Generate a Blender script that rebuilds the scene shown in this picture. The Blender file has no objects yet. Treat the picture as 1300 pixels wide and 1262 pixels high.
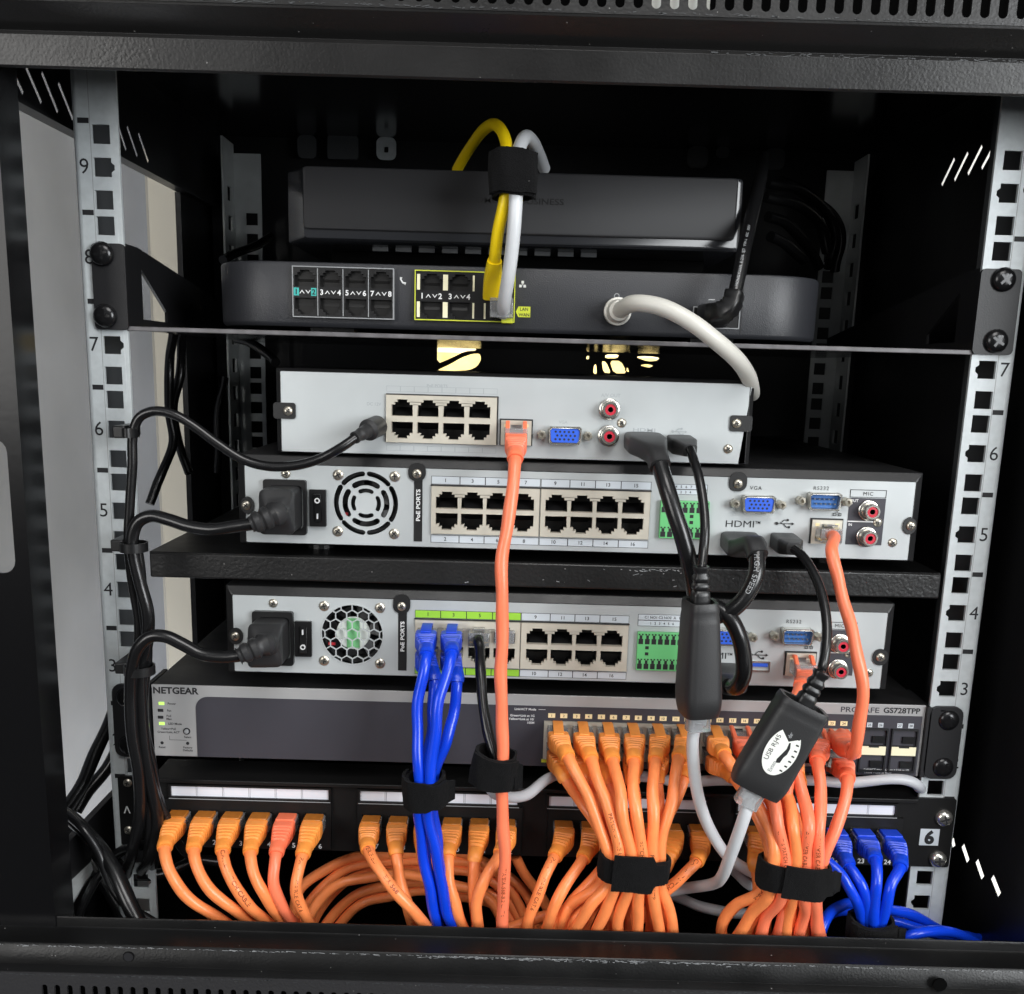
import bpy, bmesh, math, random
from mathutils import Vector, Matrix
from mathutils.geometry import tessellate_polygon
random.seed(7)
S = 0.001            # everything below is written in millimetres
scene = bpy.context.scene
col = scene.collection

# ------------------------------------------------------------------ camera
CAM = Vector((-18.2915, -528.5787, 283.2675))
YAW, PIT, ROLL, FOC, PCX, PCY = 0.0024, -0.2015, 0.0283, 1235.07, 650.0, 718.72
FWD = Vector((math.sin(YAW) * math.cos(PIT), math.cos(YAW) * math.cos(PIT), math.sin(PIT)))
_R = Vector((math.cos(YAW), -math.sin(YAW), 0)); _U = _R.cross(FWD)
RGT = _R * math.cos(ROLL) + _U * math.sin(ROLL); UPV = -_R * math.sin(ROLL) + _U * math.cos(ROLL)
cd = bpy.data.cameras.new("camera"); cam = bpy.data.objects.new("camera", cd); col.objects.link(cam)
cam.matrix_world = Matrix(((RGT.x, UPV.x, -FWD.x, CAM.x * S), (RGT.y, UPV.y, -FWD.y, CAM.y * S), (RGT.z, UPV.z, -FWD.z, CAM.z * S), (0, 0, 0, 1)))
cd.sensor_fit = 'HORIZONTAL'; cd.sensor_width = 36; cd.lens = FOC / 1300 * 36
cd.shift_y = (PCY - 631) / 1300; cd.clip_start = 0.01; cd.clip_end = 60
scene.camera = cam

# ------------------------------------------------------------------ light
w = bpy.data.worlds.new("World"); scene.world = w; w.use_nodes = True
_n = w.node_tree.nodes; _tc = _n.new("ShaderNodeTexCoord"); _sp = _n.new("ShaderNodeSeparateXYZ"); _rp = _n.new("ShaderNodeValToRGB")
w.node_tree.links.new(_tc.outputs["Generated"], _sp.inputs[0]); w.node_tree.links.new(_sp.outputs["Z"], _rp.inputs[0])   # room: pale walls and ceiling, dark floor
_rp.color_ramp.elements[0].position = 0.0; _rp.color_ramp.elements[0].color = (0.10, 0.10, 0.105, 1)
_rp.color_ramp.elements[1].position = 0.30; _rp.color_ramp.elements[1].color = (0.93, 0.96, 1.0, 1)
w.node_tree.links.new(_rp.outputs[0], _n["Background"].inputs[0]); _n["Background"].inputs[1].default_value = 0.36
def area(name, loc, aim, size, power, color=(1, 1, 1), sy=None):
    l = bpy.data.lights.new(name, 'AREA'); l.energy = power; l.color = color; l.size = size
    if sy: l.shape = 'RECTANGLE'; l.size_y = sy
    o = bpy.data.objects.new(name, l); col.objects.link(o); o.location = loc
    o.rotation_euler = (Vector(aim) - Vector(loc)).to_track_quat('-Z', 'Y').to_euler(); return o
area("window_light", (1.30, -1.45, 0.58), (0, 0, 0.2), 0.8, 34, (0.95, 0.98, 1.0), 0.9)
area("front_fill", (-1.15, -1.55, 0.50), (0, 0, 0.2), 0.7, 11, (1.0, 0.985, 0.96))  # added soft fill from the left front, not a known lamp
area("ceiling_light", (0.25, -1.25, 1.55), (0, 0, 0.0), 0.8, 17, (1.0, 0.985, 0.96))
area("wall_fill_high", (-0.34, 0.50, 1.25), (-0.45, 0.35, 0.2), 0.2, .05, (0.97, 0.99, 1.0))  # unseen fill added to light the left wall from above
area("wall_fill_low", (-0.16, 0.36, -0.85), (-0.45, 0.36, -0.05), 0.25, 46, (0.97, 0.99, 1.0))  # unseen fill added under the cabinet to brighten the left wall's lower part
area("slot_fill", (0.42, 0.45, 1.2), (0.56, 0.6, 0.35), 0.2, 9, (1.0, 0.99, 0.97))  # unseen fill added for the wall behind the right slots
area("glint_fill", (0.05, 0.60, 0.62), (0.05, 0.71, 0.34), 0.2, 3.2, (1.0, 0.96, 0.84))  # unseen fill added for the backdrop of the glint openings
scene.view_settings.view_transform = 'Standard'; scene.view_settings.look = 'None'
scene.view_settings.exposure = 0.0; scene.view_settings.gamma = 1.0
scene.view_settings.use_curve_mapping = False
scene.cycles.max_bounces = 8; scene.cycles.transparent_max_bounces = 8

# ------------------------------------------------------------------ helpers
def P(x, y, Y=0.0, X=None):
    """point of the rack (mm) seen at photo pixel x, y on the plane at depth Y (or side plane X)"""
    d = FWD + RGT * ((x - PCX) / FOC) - UPV * ((y - PCY) / FOC)
    t = (Y - CAM.y) / d.y if X is None else (X - CAM.x) / d.x
    return CAM + d * t
def lin(c):
    c /= 255.0
    return c / 12.92 if c <= 0.04045 else ((c + 0.055) / 1.055) ** 2.4
def rgb(r, g, b): return (lin(r), lin(g), lin(b), 1)

def mat(name, color, rough=0.5, metal=0.0, bump=None, var=0.0, varscale=60, spec=0.5, emit=None, trans=0, coat=0, roughvar=0.0, alpha=None, sheen=0, dust=0):
    m = bpy.data.materials.new(name); m.use_nodes = True; nt = m.node_tree; N = nt.nodes; L = nt.links
    b = N["Principled BSDF"]; b.inputs["Base Color"].default_value = color; b.inputs["Roughness"].default_value = rough
    b.inputs["Metallic"].default_value = metal; b.inputs["Specular IOR Level"].default_value = spec
    b.inputs["Transmission Weight"].default_value = trans; b.inputs["Coat Weight"].default_value = coat; b.inputs["Coat Roughness"].default_value = 0.22
    if sheen: b.inputs["Sheen Weight"].default_value = sheen
    if emit: b.inputs["Emission Color"].default_value = emit[0]; b.inputs["Emission Strength"].default_value = emit[1]
    tc = N.new("ShaderNodeTexCoord")
    if var or roughvar:
        n = N.new("ShaderNodeTexNoise"); n.inputs["Scale"].default_value = varscale; n.inputs["Detail"].default_value = 6
        L.new(tc.outputs["Object"], n.inputs["Vector"])
        if var:
            r = N.new("ShaderNodeMapRange"); r.inputs[1].default_value = 0.3; r.inputs[2].default_value = 0.7
            r.inputs[3].default_value = 1 - var; r.inputs[4].default_value = 1 + var
            L.new(n.outputs["Fac"], r.inputs[0])
            x = N.new("ShaderNodeVectorMath"); x.operation = 'SCALE'; x.inputs[0].default_value = color[:3]
            L.new(r.outputs[0], x.inputs["Scale"]); L.new(x.outputs[0], b.inputs["Base Color"])
        if roughvar:
            r = N.new("ShaderNodeMapRange"); r.inputs[1].default_value = 0.3; r.inputs[2].default_value = 0.7
            r.inputs[3].default_value = max(0.02, rough - roughvar); r.inputs[4].default_value = rough + roughvar
            L.new(n.outputs["Fac"], r.inputs[0]); L.new(r.outputs[0], b.inputs["Roughness"])
    if dust:      # pale dust grains and rubbed specks lying on the paint
        v = N.new("ShaderNodeTexVoronoi"); v.inputs["Scale"].default_value = 560; v2 = N.new("ShaderNodeTexNoise"); v2.inputs["Scale"].default_value = 40
        L.new(tc.outputs["Object"], v.inputs["Vector"]); L.new(tc.outputs["Object"], v2.inputs["Vector"])
        sx = N.new("ShaderNodeSeparateColor"); L.new(v.outputs["Color"], sx.inputs[0])
        a1 = N.new("ShaderNodeMath"); a1.operation = 'GREATER_THAN'; a1.inputs[1].default_value = 0.972; L.new(sx.outputs[0], a1.inputs[0])
        a2 = N.new("ShaderNodeMath"); a2.operation = 'LESS_THAN'; L.new(v.outputs["Distance"], a2.inputs[0])
        a0 = N.new("ShaderNodeMath"); a0.operation = 'MULTIPLY'; a0.inputs[1].default_value = 0.2; L.new(sx.outputs[1], a0.inputs[0]); L.new(a0.outputs[0], a2.inputs[1])
        a3 = N.new("ShaderNodeMath"); a3.operation = 'MULTIPLY'; L.new(a1.outputs[0], a3.inputs[0]); L.new(a2.outputs[0], a3.inputs[1])
        a4 = N.new("ShaderNodeMath"); a4.operation = 'MULTIPLY'; a4.inputs[1].default_value = dust; L.new(a3.outputs[0], a4.inputs[0])
        mx_ = N.new("ShaderNodeMix"); mx_.data_type = 'RGBA'; L.new(a4.outputs[0], mx_.inputs[0]); mx_.inputs[7].default_value = (0.4, 0.39, 0.38, 1)
        src = b.inputs["Base Color"].links[0].from_socket if b.inputs["Base Color"].links else None
        if src: L.new(src, mx_.inputs[6])
        else: mx_.inputs[6].default_value = color
        L.new(mx_.outputs[2], b.inputs["Base Color"])
    if bump:
        kind, sc, st, dist = bump
        if kind == 'v':
            t = N.new("ShaderNodeTexVoronoi"); t.feature = 'SMOOTH_F1'; t.inputs["Scale"].default_value = sc; out = t.outputs["Distance"]
            n2 = N.new("ShaderNodeTexNoise"); n2.inputs["Scale"].default_value = sc * 0.6
            mx = N.new("ShaderNodeVectorMath"); mx.operation = 'SCALE'; mx.inputs["Scale"].default_value = 1.2 / sc
            ad = N.new("ShaderNodeVectorMath"); ad.operation = 'ADD'
            L.new(tc.outputs["Object"], n2.inputs["Vector"]); L.new(n2.outputs["Color"], mx.inputs[0])
            L.new(mx.outputs[0], ad.inputs[0]); L.new(tc.outputs["Object"], ad.inputs[1]); L.new(ad.outputs[0], t.inputs["Vector"])
        else:
            t = N.new("ShaderNodeTexNoise"); t.inputs["Scale"].default_value = sc; t.inputs["Detail"].default_value = 3; out = t.outputs["Fac"]
            L.new(tc.outputs["Object"], t.inputs["Vector"])
        bp = N.new("ShaderNodeBump"); bp.inputs["Strength"].default_value = st; bp.inputs["Distance"].default_value = dist
        L.new(out, bp.inputs["Height"]); L.new(bp.outputs[0], b.inputs["Normal"])
    return m

M = {}
M['powder'] = mat('black_powder_coat', (0.0145, 0.0141, 0.014, 1), 0.34, spec=0.4, dust=.5, bump=('v', 760, 0.11, 0.0006), roughvar=0.08, varscale=25)
M['powder_lit'] = mat('grained_powder_coat_lit', (0.028, 0.0275, 0.029, 1), 0.42, dust=.4, bump=('v', 700, 0.30, 0.0006))  # same black coat made paler where the lower panel catches light
M['edge_shine'] = mat('shelf_edge_shine', rgb(100, 98, 100), 0.4, var=.3, varscale=120)  # bright line of the glossy lip put into its colour
M['powder_shelf'] = mat('textured_black_shelf_paint', (0.014, 0.0138, 0.0138, 1), 0.36, dust=.4, bump=('v', 560, 0.22, 0.0007))
M['powder_fine'] = mat('black_fine_powder_coat', (0.005, 0.005, 0.0051, 1), 0.36, spec=0.3, dust=.5, bump=('v', 900, 0.14, 0.0004), roughvar=0.08, varscale=30)
M['inner'] = mat('black_cabinet_paint', (0.012, 0.012, 0.013, 1), 0.36, bump=('n', 700, 0.15, 0.0004), roughvar=0.08, varscale=14)
M['roof'] = mat('glossy_black_paint', (0.012, 0.012, 0.013, 1), 0.16, bump=('n', 900, 0.04, 0.0003), coat=.5)
M['tray'] = mat('glossy_black_tray_paint', (0.008, 0.008, 0.009, 1), 0.16, bump=('n', 120, 0.10, 0.001))
M['gloss'] = mat('glossy_black_post_paint', (0.005, 0.005, 0.0055, 1), 0.22, spec=.25, bump=('n', 300, 0.05, 0.0005))
M['rail'] = mat('galvanised_steel', rgb(196, 202, 204), 0.45, 0.15, bump=('n', 900, 0.12, 0.0002), var=0.07, varscale=220)
M['rail_dull'] = mat('dull_galvanised_steel', rgb(186, 190, 190), 0.5, 0.15, var=0.10, varscale=60)
M['rear_tab'] = mat('dark_steel_tab', rgb(70, 72, 74), 0.5)
M['gateway_gloss'] = mat('satin_gateway_edge', rgb(36, 37, 40), 0.18)
M['ink'] = mat('black_ink', (0.012, 0.012, 0.014, 1), 0.6)
M['ink_faint'] = mat('faint_grey_ink', rgb(166, 172, 175), 0.6)
M['white_ink'] = mat('white_ink', rgb(225, 226, 226), 0.6)
M['grey_ink'] = mat('grey_ink', rgb(150, 152, 154), 0.6)
M['silver'] = mat('silver_sheet_metal', rgb(192, 197, 198), 0.34, 0.22, bump=('n', 1500, 0.06, 0.0001), var=0.045, varscale=22, roughvar=.08)
M['cover'] = mat('black_steel_cover', (0.012, 0.012, 0.0125, 1), 0.42, bump=('n', 1600, 0.25, 0.0003), roughvar=0.07, varscale=40)
M['plastic'] = mat('black_plastic', (0.008, 0.008, 0.0085, 1), 0.34, bump=('n', 1400, 0.10, 0.0002))
M['plastic_m'] = mat('matt_black_plastic', (0.022, 0.022, 0.023, 1), 0.46, bump=('n', 2200, 0.3, 0.0003))
M['jack'] = mat('jack_plastic', (0.004, 0.0037, 0.0035, 1), 0.35)
M['shield'] = mat('jack_shield', rgb(216, 210, 195), 0.34, 0.3, var=0.06, varscale=150)
M['steel'] = mat('bright_steel', rgb(205, 203, 196), 0.25, 0.9)
M['screw'] = mat('nickel_screw', rgb(196, 190, 176), 0.30, 0.85, var=0.12, varscale=700)
M['screw_b'] = mat('black_screw', (0.012, 0.012, 0.013, 1), 0.22, 0.3)
M['blue_plastic'] = mat('blue_port_plastic', rgb(45, 95, 215), 0.45)
M['blue_deep'] = mat('deep_blue_port_plastic', rgb(60, 110, 180), 0.4)
M['red_ring'] = mat('red_insulator', rgb(196, 40, 60), 0.4)
M['green_plastic'] = mat('green_terminal_plastic', rgb(104, 190, 120), 0.45)
M['green_label'] = mat('lime_label_print', rgb(150, 205, 60), 0.55)
M['label_pale'] = mat('pale_label_print', rgb(196, 203, 209), 0.5)
M['paper'] = mat('white_paper_strip', rgb(226, 228, 236), 0.5, var=0.02, varscale=100)
M['orange'] = mat('orange_cable_jacket', rgb(252, 143, 82), 0.34, bump=('n', 240, 0.35, 0.0008), var=0.09, varscale=90)
M['orange_boot'] = mat('orange_boot_rubber', rgb(248, 152, 66), 0.42, var=0.06, varscale=160)
M['orange_clear'] = mat('tinted_plug_plastic', rgb(186, 112, 40), 0.25, var=0.1, varscale=300)
M['salmon'] = mat('salmon_cable_jacket', rgb(254, 130, 92), 0.34, bump=('n', 200, 0.15, 0.0005), var=0.04, varscale=90)
M['salmon_boot'] = mat('salmon_boot_rubber', rgb(252, 124, 86), 0.42, var=0.05, varscale=160)
M['blue'] = mat('blue_cable_jacket', rgb(14, 64, 214), 0.25, bump=('n', 200, 0.12, 0.0005), var=0.05, varscale=90)
M['blue_boot'] = mat('blue_boot_rubber', rgb(16, 66, 206), 0.34, var=0.05, varscale=160)
M['white_cable'] = mat('white_cable_jacket', rgb(208, 211, 214), 0.38, bump=('n', 200, 0.1, 0.0004), var=0.03, varscale=60)
M['grey_cable'] = mat('pale_grey_cable_jacket', rgb(176, 178, 182), 0.4, var=0.04, varscale=60)
M['coax'] = mat('white_coax_jacket', rgb(206, 204, 196), 0.35, var=0.03, varscale=60)
M['yellow'] = mat('yellow_cable_jacket', rgb(250, 216, 20), 0.36, bump=('n', 200, 0.1, 0.0004), var=0.03, varscale=60)
M['yellow_line'] = mat('yellow_print', rgb(206, 214, 60), 0.5)
M['black_cable'] = mat('black_cable_jacket', (0.007, 0.007, 0.0075, 1), 0.26, bump=('n', 240, 0.15, 0.0004))
M['clear'] = mat('clear_plug_plastic', rgb(222, 224, 226), 0.15, trans=0.75)
M['gold'] = mat('gold_contacts', rgb(210, 170, 80), 0.25, 1.0)
M['felt'] = mat('black_hook_and_loop', (0.0065, 0.0065, 0.007, 1), 0.95, bump=('n', 2200, 0.9, 0.0008), var=0.35, varscale=1500, spec=0.1, sheen=0.03, dust=.35)
M['sw_face'] = mat('grey_switch_paint', rgb(166, 166, 166), 0.42, 0.15, bump=('n', 1500, 0.08, 0.0001), var=0.03, varscale=60)
M['sw_dark'] = mat('charcoal_switch_panel', rgb(58, 57, 64), 0.5, bump=('n', 1800, 0.1, 0.0001), var=0.05, varscale=40)
M['sw_ear'] = mat('charcoal_ear_paint', rgb(28, 28, 30), 0.45, bump=('n', 1600, 0.25, 0.0003))
M['panel'] = mat('black_panel_paint', (0.008, 0.0078, 0.008, 1), 0.45, spec=.3, bump=('n', 1500, 0.2, 0.0003))
M['modem'] = mat('charcoal_modem_plastic', rgb(43, 44, 48), 0.40, bump=('n', 1700, 0.35, 0.0004))
M['gateway'] = mat('charcoal_gateway_plastic', rgb(31, 31, 33), 0.5, spec=0.3, bump=('n', 1500, 0.12, 0.0002))
M['teal'] = mat('teal_print', rgb(60, 178, 170), 0.5)
M['led_green'] = mat('green_led', rgb(170, 220, 90), 0.3, emit=(rgb(190, 240, 120), 0.9))
M['led_amber'] = mat('cream_led_window', rgb(246, 226, 176), 0.35)
M['led_white'] = mat('white_led', rgb(250, 250, 255), 0.3, emit=((1, 1, 1, 1), 0.8))
M['sfp'] = mat('cream_port_latch', rgb(240, 234, 200), 0.4)
M['wall'] = mat('grey_wall_paint', rgb(73, 75, 80), 0.7, bump=('n', 60, 0.1, 0.001), var=0.24, varscale=6)
M['wall_beige'] = mat('beige_wall_paint', rgb(112, 109, 102), 0.7, var=0.03, varscale=5)
M['hub_white'] = mat('fan_sticker_white', rgb(205, 210, 205), 0.5)
M['hub_green'] = mat('fan_sticker_green', rgb(120, 190, 130), 0.5)
M['fan'] = mat('dark_fan_blade', (0.02, 0.02, 0.021, 1), 0.4)
M['wire_red'] = mat('red_fan_wire', rgb(180, 40, 50), 0.4)
M['cable_ink'] = mat('brown_cable_print', rgb(140, 62, 26), 0.6)
M['wall_white'] = mat('white_wall_paint', rgb(235, 235, 232), 0.7)
M['backdrop_pale'] = mat('cream_glint', rgb(250, 240, 215), 0.7, var=.25, varscale=14)  # upper glint colour, on the backdrop added behind the back panel
M['backdrop_gold'] = mat('golden_glint', rgb(250, 222, 146), 0.4, var=.4, varscale=30)  # lower, golden glint colour on the added backdrop
M['void'] = mat('near_black_shade', (0.002, 0.002, 0.002, 1), 0.9, spec=0.05)  # near-black: the dark of gaps and recesses is put into the colour
M['foil'] = mat('bent_pale_yellow_foil', rgb(240, 226, 160), 0.16, 0.7)
M['white_label'] = mat('white_sticker', rgb(232, 234, 228), 0.5)

class MB:
    def __init__(self): self.v = []; self.f = []; self.m = []; self.cur = 0
    def add(self, vs, fs):
        o = len(self.v); self.v += [Vector(p) for p in vs]
        for q in fs: self.f.append([i + o for i in q]); self.m.append(self.cur)
        return self
    def box(self, x0, x1, y0, y1, z0, z1):
        return self.add([(x0, y0, z0), (x1, y0, z0), (x1, y1, z0), (x0, y1, z0), (x0, y0, z1), (x1, y0, z1), (x1, y1, z1), (x0, y1, z1)],
                        [(0, 3, 2, 1), (4, 5, 6, 7), (0, 1, 5, 4), (1, 2, 6, 5), (2, 3, 7, 6), (3, 0, 4, 7)])
    def plate(self, outer, holes=(), y0=0.0, y1=1.0, back=True, walls=True, f=None):
        """polygon in (x, z) with holes, extruded from y0 to y1; f maps (u, v, w) to xyz"""
        g = f or (lambda u, v, w_: (u, w_, v))
        loops = [list(outer)] + [list(h) for h in holes]
        flat = [p for l in loops for p in l]; n = len(flat)
        tris = tessellate_polygon([[Vector((a, b, 0)) for a, b in l] for l in loops])
        fs = []
        for t in tris:
            a, b, c = (flat[i] for i in t)
            ar = (b[0] - a[0]) * (c[1] - a[1]) - (c[0] - a[0]) * (b[1] - a[1])
            t = list(t) if ar > 0 else [t[0], t[2], t[1]]
            fs.append(t)
            if back: fs.append([i + n for i in reversed(t)])
        if walls:
            k = 0
            for li, l in enumerate(loops):
                ar = sum(l[i][0] * l[(i + 1) % len(l)][1] - l[(i + 1) % len(l)][0] * l[i][1] for i in range(len(l)))
                for i in range(len(l)):
                    a, b = k + i, k + (i + 1) % len(l)
                    if (ar > 0) != (li > 0): a, b = b, a
                    fs.append([a, b, b + n, a + n][::-1])
                k += len(l)
        return self.add([g(a, b, y0) for a, b in flat] + [g(a, b, y1) for a, b in flat], fs)
    def loft(self, rings, cap0=True, cap1=True, closed=False):
        n = len(rings[0]); o = len(rings)
        fs = []
        for i in range(o if closed else o - 1):
            a, b = i * n, ((i + 1) % o) * n
            for j in range(n): fs.append([a + j, a + (j + 1) % n, b + (j + 1) % n, b + j])
        if cap0 and not closed: fs.append(list(range(n))[::-1])
        if cap1 and not closed: fs.append([(o - 1) * n + j for j in range(n)])
        return self.add([p for r in rings for p in r], fs)
    def lathe(self, c, prof, n=20, d=(0, -1, 0)):
        """profile of (distance along d, radius) turned about the axis through c"""
        d = Vector(d).normalized(); a = d.orthogonal().normalized(); b = d.cross(a); c = Vector(c)
        rings = [[c + d * s + (a * math.cos(2 * math.pi * k / n) + b * math.sin(2 * math.pi * k / n)) * max(r, 0.001) for k in range(n)] for s, r in prof]
        return self.loft(rings, True, True)
    def tube(self, pts, r, n=12, caps=True, twist=0.0):
        T, A, B = frames(pts)
        rr = r if callable(r) else (lambda i: r)
        return self.loft([[p + (A[i] * math.cos(2 * math.pi * k / n) + B[i] * math.sin(2 * math.pi * k / n)) * rr(i) * (1 + twist * math.cos(4 * math.pi * k / n - i * .33)) for k in range(n)] for i, p in enumerate(pts)], caps, caps)

def frames(pts, side=None):
    n = len(pts); T = []
    for i in range(n):
        t = pts[min(i + 1, n - 1)] - pts[max(i - 1, 0)]
        T.append(t.normalized() if t.length > 1e-9 else Vector((0, 0, 1)))
    a = Vector(side) if side is not None else Vector((1, 0, 0))
    a = a - T[0] * a.dot(T[0])
    if a.length < 0.05: a = T[0].orthogonal()
    a.normalize(); A = []; B = []
    for t in T:
        a = a - t * a.dot(t); a.normalize(); A.append(a.copy()); B.append(t.cross(a))
    return T, A, B

def spline(ctrl, step=2.0):
    c = [Vector(p) for p in ctrl]
    if len(c) == 2: fine = [c[0].lerp(c[1], i / 20) for i in range(21)]
    else:
        c = [c[0] * 2 - c[1]] + c + [c[-1] * 2 - c[-2]]; fine = []
        for i in range(1, len(c) - 2):
            p0, p1, p2, p3 = c[i - 1:i + 3]
            k = [0]
            for a, b in ((p0, p1), (p1, p2), (p2, p3)): k.append(k[-1] + max((b - a).length, 1e-4) ** 0.5)
            for s in range(24):
                t = k[1] + (k[2] - k[1]) * s / 24
                a1 = p0 * ((k[1] - t) / (k[1] - k[0])) + p1 * ((t - k[0]) / (k[1] - k[0]))
                a2 = p1 * ((k[2] - t) / (k[2] - k[1])) + p2 * ((t - k[1]) / (k[2] - k[1]))
                a3 = p2 * ((k[3] - t) / (k[3] - k[2])) + p3 * ((t - k[2]) / (k[3] - k[2]))
                b1 = a1 * ((k[2] - t) / (k[2] - k[0])) + a2 * ((t - k[0]) / (k[2] - k[0]))
                b2 = a2 * ((k[3] - t) / (k[3] - k[1])) + a3 * ((t - k[1]) / (k[3] - k[1]))
                fine.append(b1 * ((k[2] - t) / (k[2] - k[1])) + b2 * ((t - k[1]) / (k[2] - k[1])))
        fine.append(c[-2])
    out = [fine[0]]; acc = 0.0
    for a, b in zip(fine, fine[1:]):
        L = (b - a).length
        while L > 1e-9 and acc + L >= step:
            a = a.lerp(b, (step - acc) / L); out.append(a.copy()); L = (b - a).length; acc = 0.0
        acc += L
    out.append(fine[-1]); return out

def origin_of(o):
    p = Vector((0, 0, 0))
    while o is not None: p += o.location; o = o.parent
    return p / S
def mesh(name, mb, mats, o=(0, 0, 0), smooth=None):
    me = bpy.data.meshes.new(name); o = Vector(o)
    me.from_pydata([(p - o) * S for p in mb.v], [], mb.f)
    for m in (mats if isinstance(mats, (list, tuple)) else [mats]): me.materials.append(M[m])
    me.polygons.foreach_set("material_index", mb.m)
    if smooth is not None:
        me.polygons.foreach_set("use_smooth", [True] * len(me.polygons)); me.update()
        if smooth < 179: me.set_sharp_from_angle(angle=math.radians(smooth))
    me.update(); return me
def obj(name, mb, mats, parent=None, smooth=None, bevel=0.0, at=None, label=None):
    o0 = origin_of(parent) if at is None else Vector(at)
    me = mesh(name, mb, mats, o0, smooth)
    o = bpy.data.objects.new(name, me); col.objects.link(o); o.parent = parent
    o.location = (o0 - origin_of(parent)) * S
    if bevel:
        b = o.modifiers.new("bevel", 'BEVEL'); b.width = bevel * S; b.segments = 2; b.limit_method = 'ANGLE'; b.angle_limit = math.radians(40)
        if smooth is None:
            me.polygons.foreach_set("use_smooth", [True] * len(me.polygons)); me.set_sharp_from_angle(angle=math.radians(35))
            b.harden_normals = False
    if label: o['label'] = label
    return o
def inst(name, me, parent, at, rot=None):
    o = bpy.data.objects.new(name, me); col.objects.link(o); o.parent = parent
    o.location = (Vector(at) - origin_of(parent)) * S
    if rot: o.rotation_euler = rot
    return o
def thing(name, label, cat, at=(0, 0, 0), group=None):
    o = bpy.data.objects.new(name, None); col.objects.link(o); o.location = Vector(at) * S; o.empty_display_size = 0.01
    o['label'] = label; o['category'] = cat
    if group: o['group'] = group
    return o
def tag(o, label, cat, group=None):
    o['label'] = label; o['category'] = cat
    if group: o['group'] = group
    return o
def struct(o, kind='structure'): o['kind'] = kind; return o

_glyph = {}
def glyphs(s, bold=0.0, space=1.0):
    k = (s, bold, space)
    if k not in _glyph:
        c = bpy.data.curves.new("lettering", 'FONT'); c.body = s; c.size = 1.0; c.align_x = 'CENTER'; c.align_y = 'CENTER'
        c.offset = bold; c.space_character = space; c.fill_mode = 'FRONT'; c.resolution_u = 3
        t = bpy.data.objects.new("lettering", c); col.objects.link(t)
        dg = bpy.context.evaluated_depsgraph_get()
        me = bpy.data.meshes.new_from_object(t.evaluated_get(dg))
        _glyph[k] = ([v.co.copy() for v in me.vertices], [list(p.vertices) for p in me.polygons])
        bpy.data.objects.remove(t); bpy.data.meshes.remove(me); bpy.data.curves.remove(c)
    return _glyph[k]
def text(s, at, cap, m='ink', parent=None, width=None, bold=0.015, rot=0.0, space=1.0, name='lettering', basis=None, shear=0.0):
    """flat lettering facing the viewer; cap = capital height in mm, width = whole width in mm; rot turns it in the face plane"""
    vs, fs = glyphs(s, bold, space)
    if not vs: return None
    x0 = min(v.x for v in vs); x1 = max(v.x for v in vs); z0 = min(v.y for v in vs); z1 = max(v.y for v in vs)
    sy = cap / 0.69; sx = width / (x1 - x0) if width else sy
    cx, cz = (x0 + x1) / 2, (z0 + z1) / 2; mb = MB(); c, s_ = math.cos(rot), math.sin(rot); at = Vector(at); out = []
    for v in vs:
        u = (v.x - cx) * sx + shear * (v.y - cz) * sy; q = (v.y - cz) * sy
        u, q = u * c - q * s_, u * s_ + q * c
        out.append(at + (basis[0] * u + basis[1] * q if basis else Vector((u, 0, q))))
    mb.add(out, fs)
    o = obj(name, mb, m, parent); return o

def rrect(cx, cz, wd, h, r=0.0, n=4):
    if r <= 0: return [(cx - wd / 2, cz - h / 2), (cx + wd / 2, cz - h / 2), (cx + wd / 2, cz + h / 2), (cx - wd / 2, cz + h / 2)]
    o = []
    for sx, sz, a0 in ((1, -1, -90), (1, 1, 0), (-1, 1, 90), (-1, -1, 180)):
        for k in range(n + 1):
            a = math.radians(a0 + 90 * k / n); o.append((cx + sx * (wd / 2 - r) + r * math.cos(a), cz + sz * (h / 2 - r) + r * math.sin(a)))
    return o
def circ(cx, cz, r, n=24): return [(cx + r * math.cos(2 * math.pi * k / n), cz + r * math.sin(2 * math.pi * k / n)) for k in range(n)]
def rect2(x0, x1, z0, z1): return [(x0, z0), (x1, z0), (x1, z1), (x0, z1)]
def sup(c, A, B, wd, h, e=4.0, n=24):
    o = []
    for k in range(n):
        t = 2 * math.pi * k / n; ca, sa = math.cos(t), math.sin(t)
        o.append(c + A * (wd / 2 * math.copysign(abs(ca) ** (2 / e), ca)) + B * (h / 2 * math.copysign(abs(sa) ** (2 / e), sa)))
    return o
def XZ(x, y, Y=0.0): p = P(x, y, Y); return p.x, p.z

# shared meshes ------------------------------------------------------
def screw_mesh(r, h, mats, name='screw'):
    mb = MB(); mb.lathe((0, 0, 0), [(-0.5, r), (h * 0.35, r), (h * 0.8, r * 0.8), (h, r * 0.45)], 20)
    mb.cur = 1
    mb.box(-r * 0.55, r * 0.55, -h - 0.06, -h * 0.4, -r * 0.11, r * 0.11); mb.box(-r * 0.11, r * 0.11, -h - 0.07, -h * 0.4, -r * 0.55, r * 0.55)
    return mesh(name, mb, mats, smooth=40)
ME_SCREW = screw_mesh(2.5, 1.3, ['screw', 'ink']); ME_SCREW_S = screw_mesh(2.1, 1.1, ['screw', 'ink'])
ME_SCREW_W = screw_mesh(2.9, 1.2, ['screw', 'ink'])
ME_RACK_B = screw_mesh(6.2, 3.4, ['screw_b', 'screw_b']); ME_RACK_C = screw_mesh(5.0, 3.4, ['steel', 'ink'])
def screw(parent, x, z, y=0.0, me=None):
    return inst('screw', me or ME_SCREW, parent, (x, y, z), (0, random.uniform(0, 1.5), 0))

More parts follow.
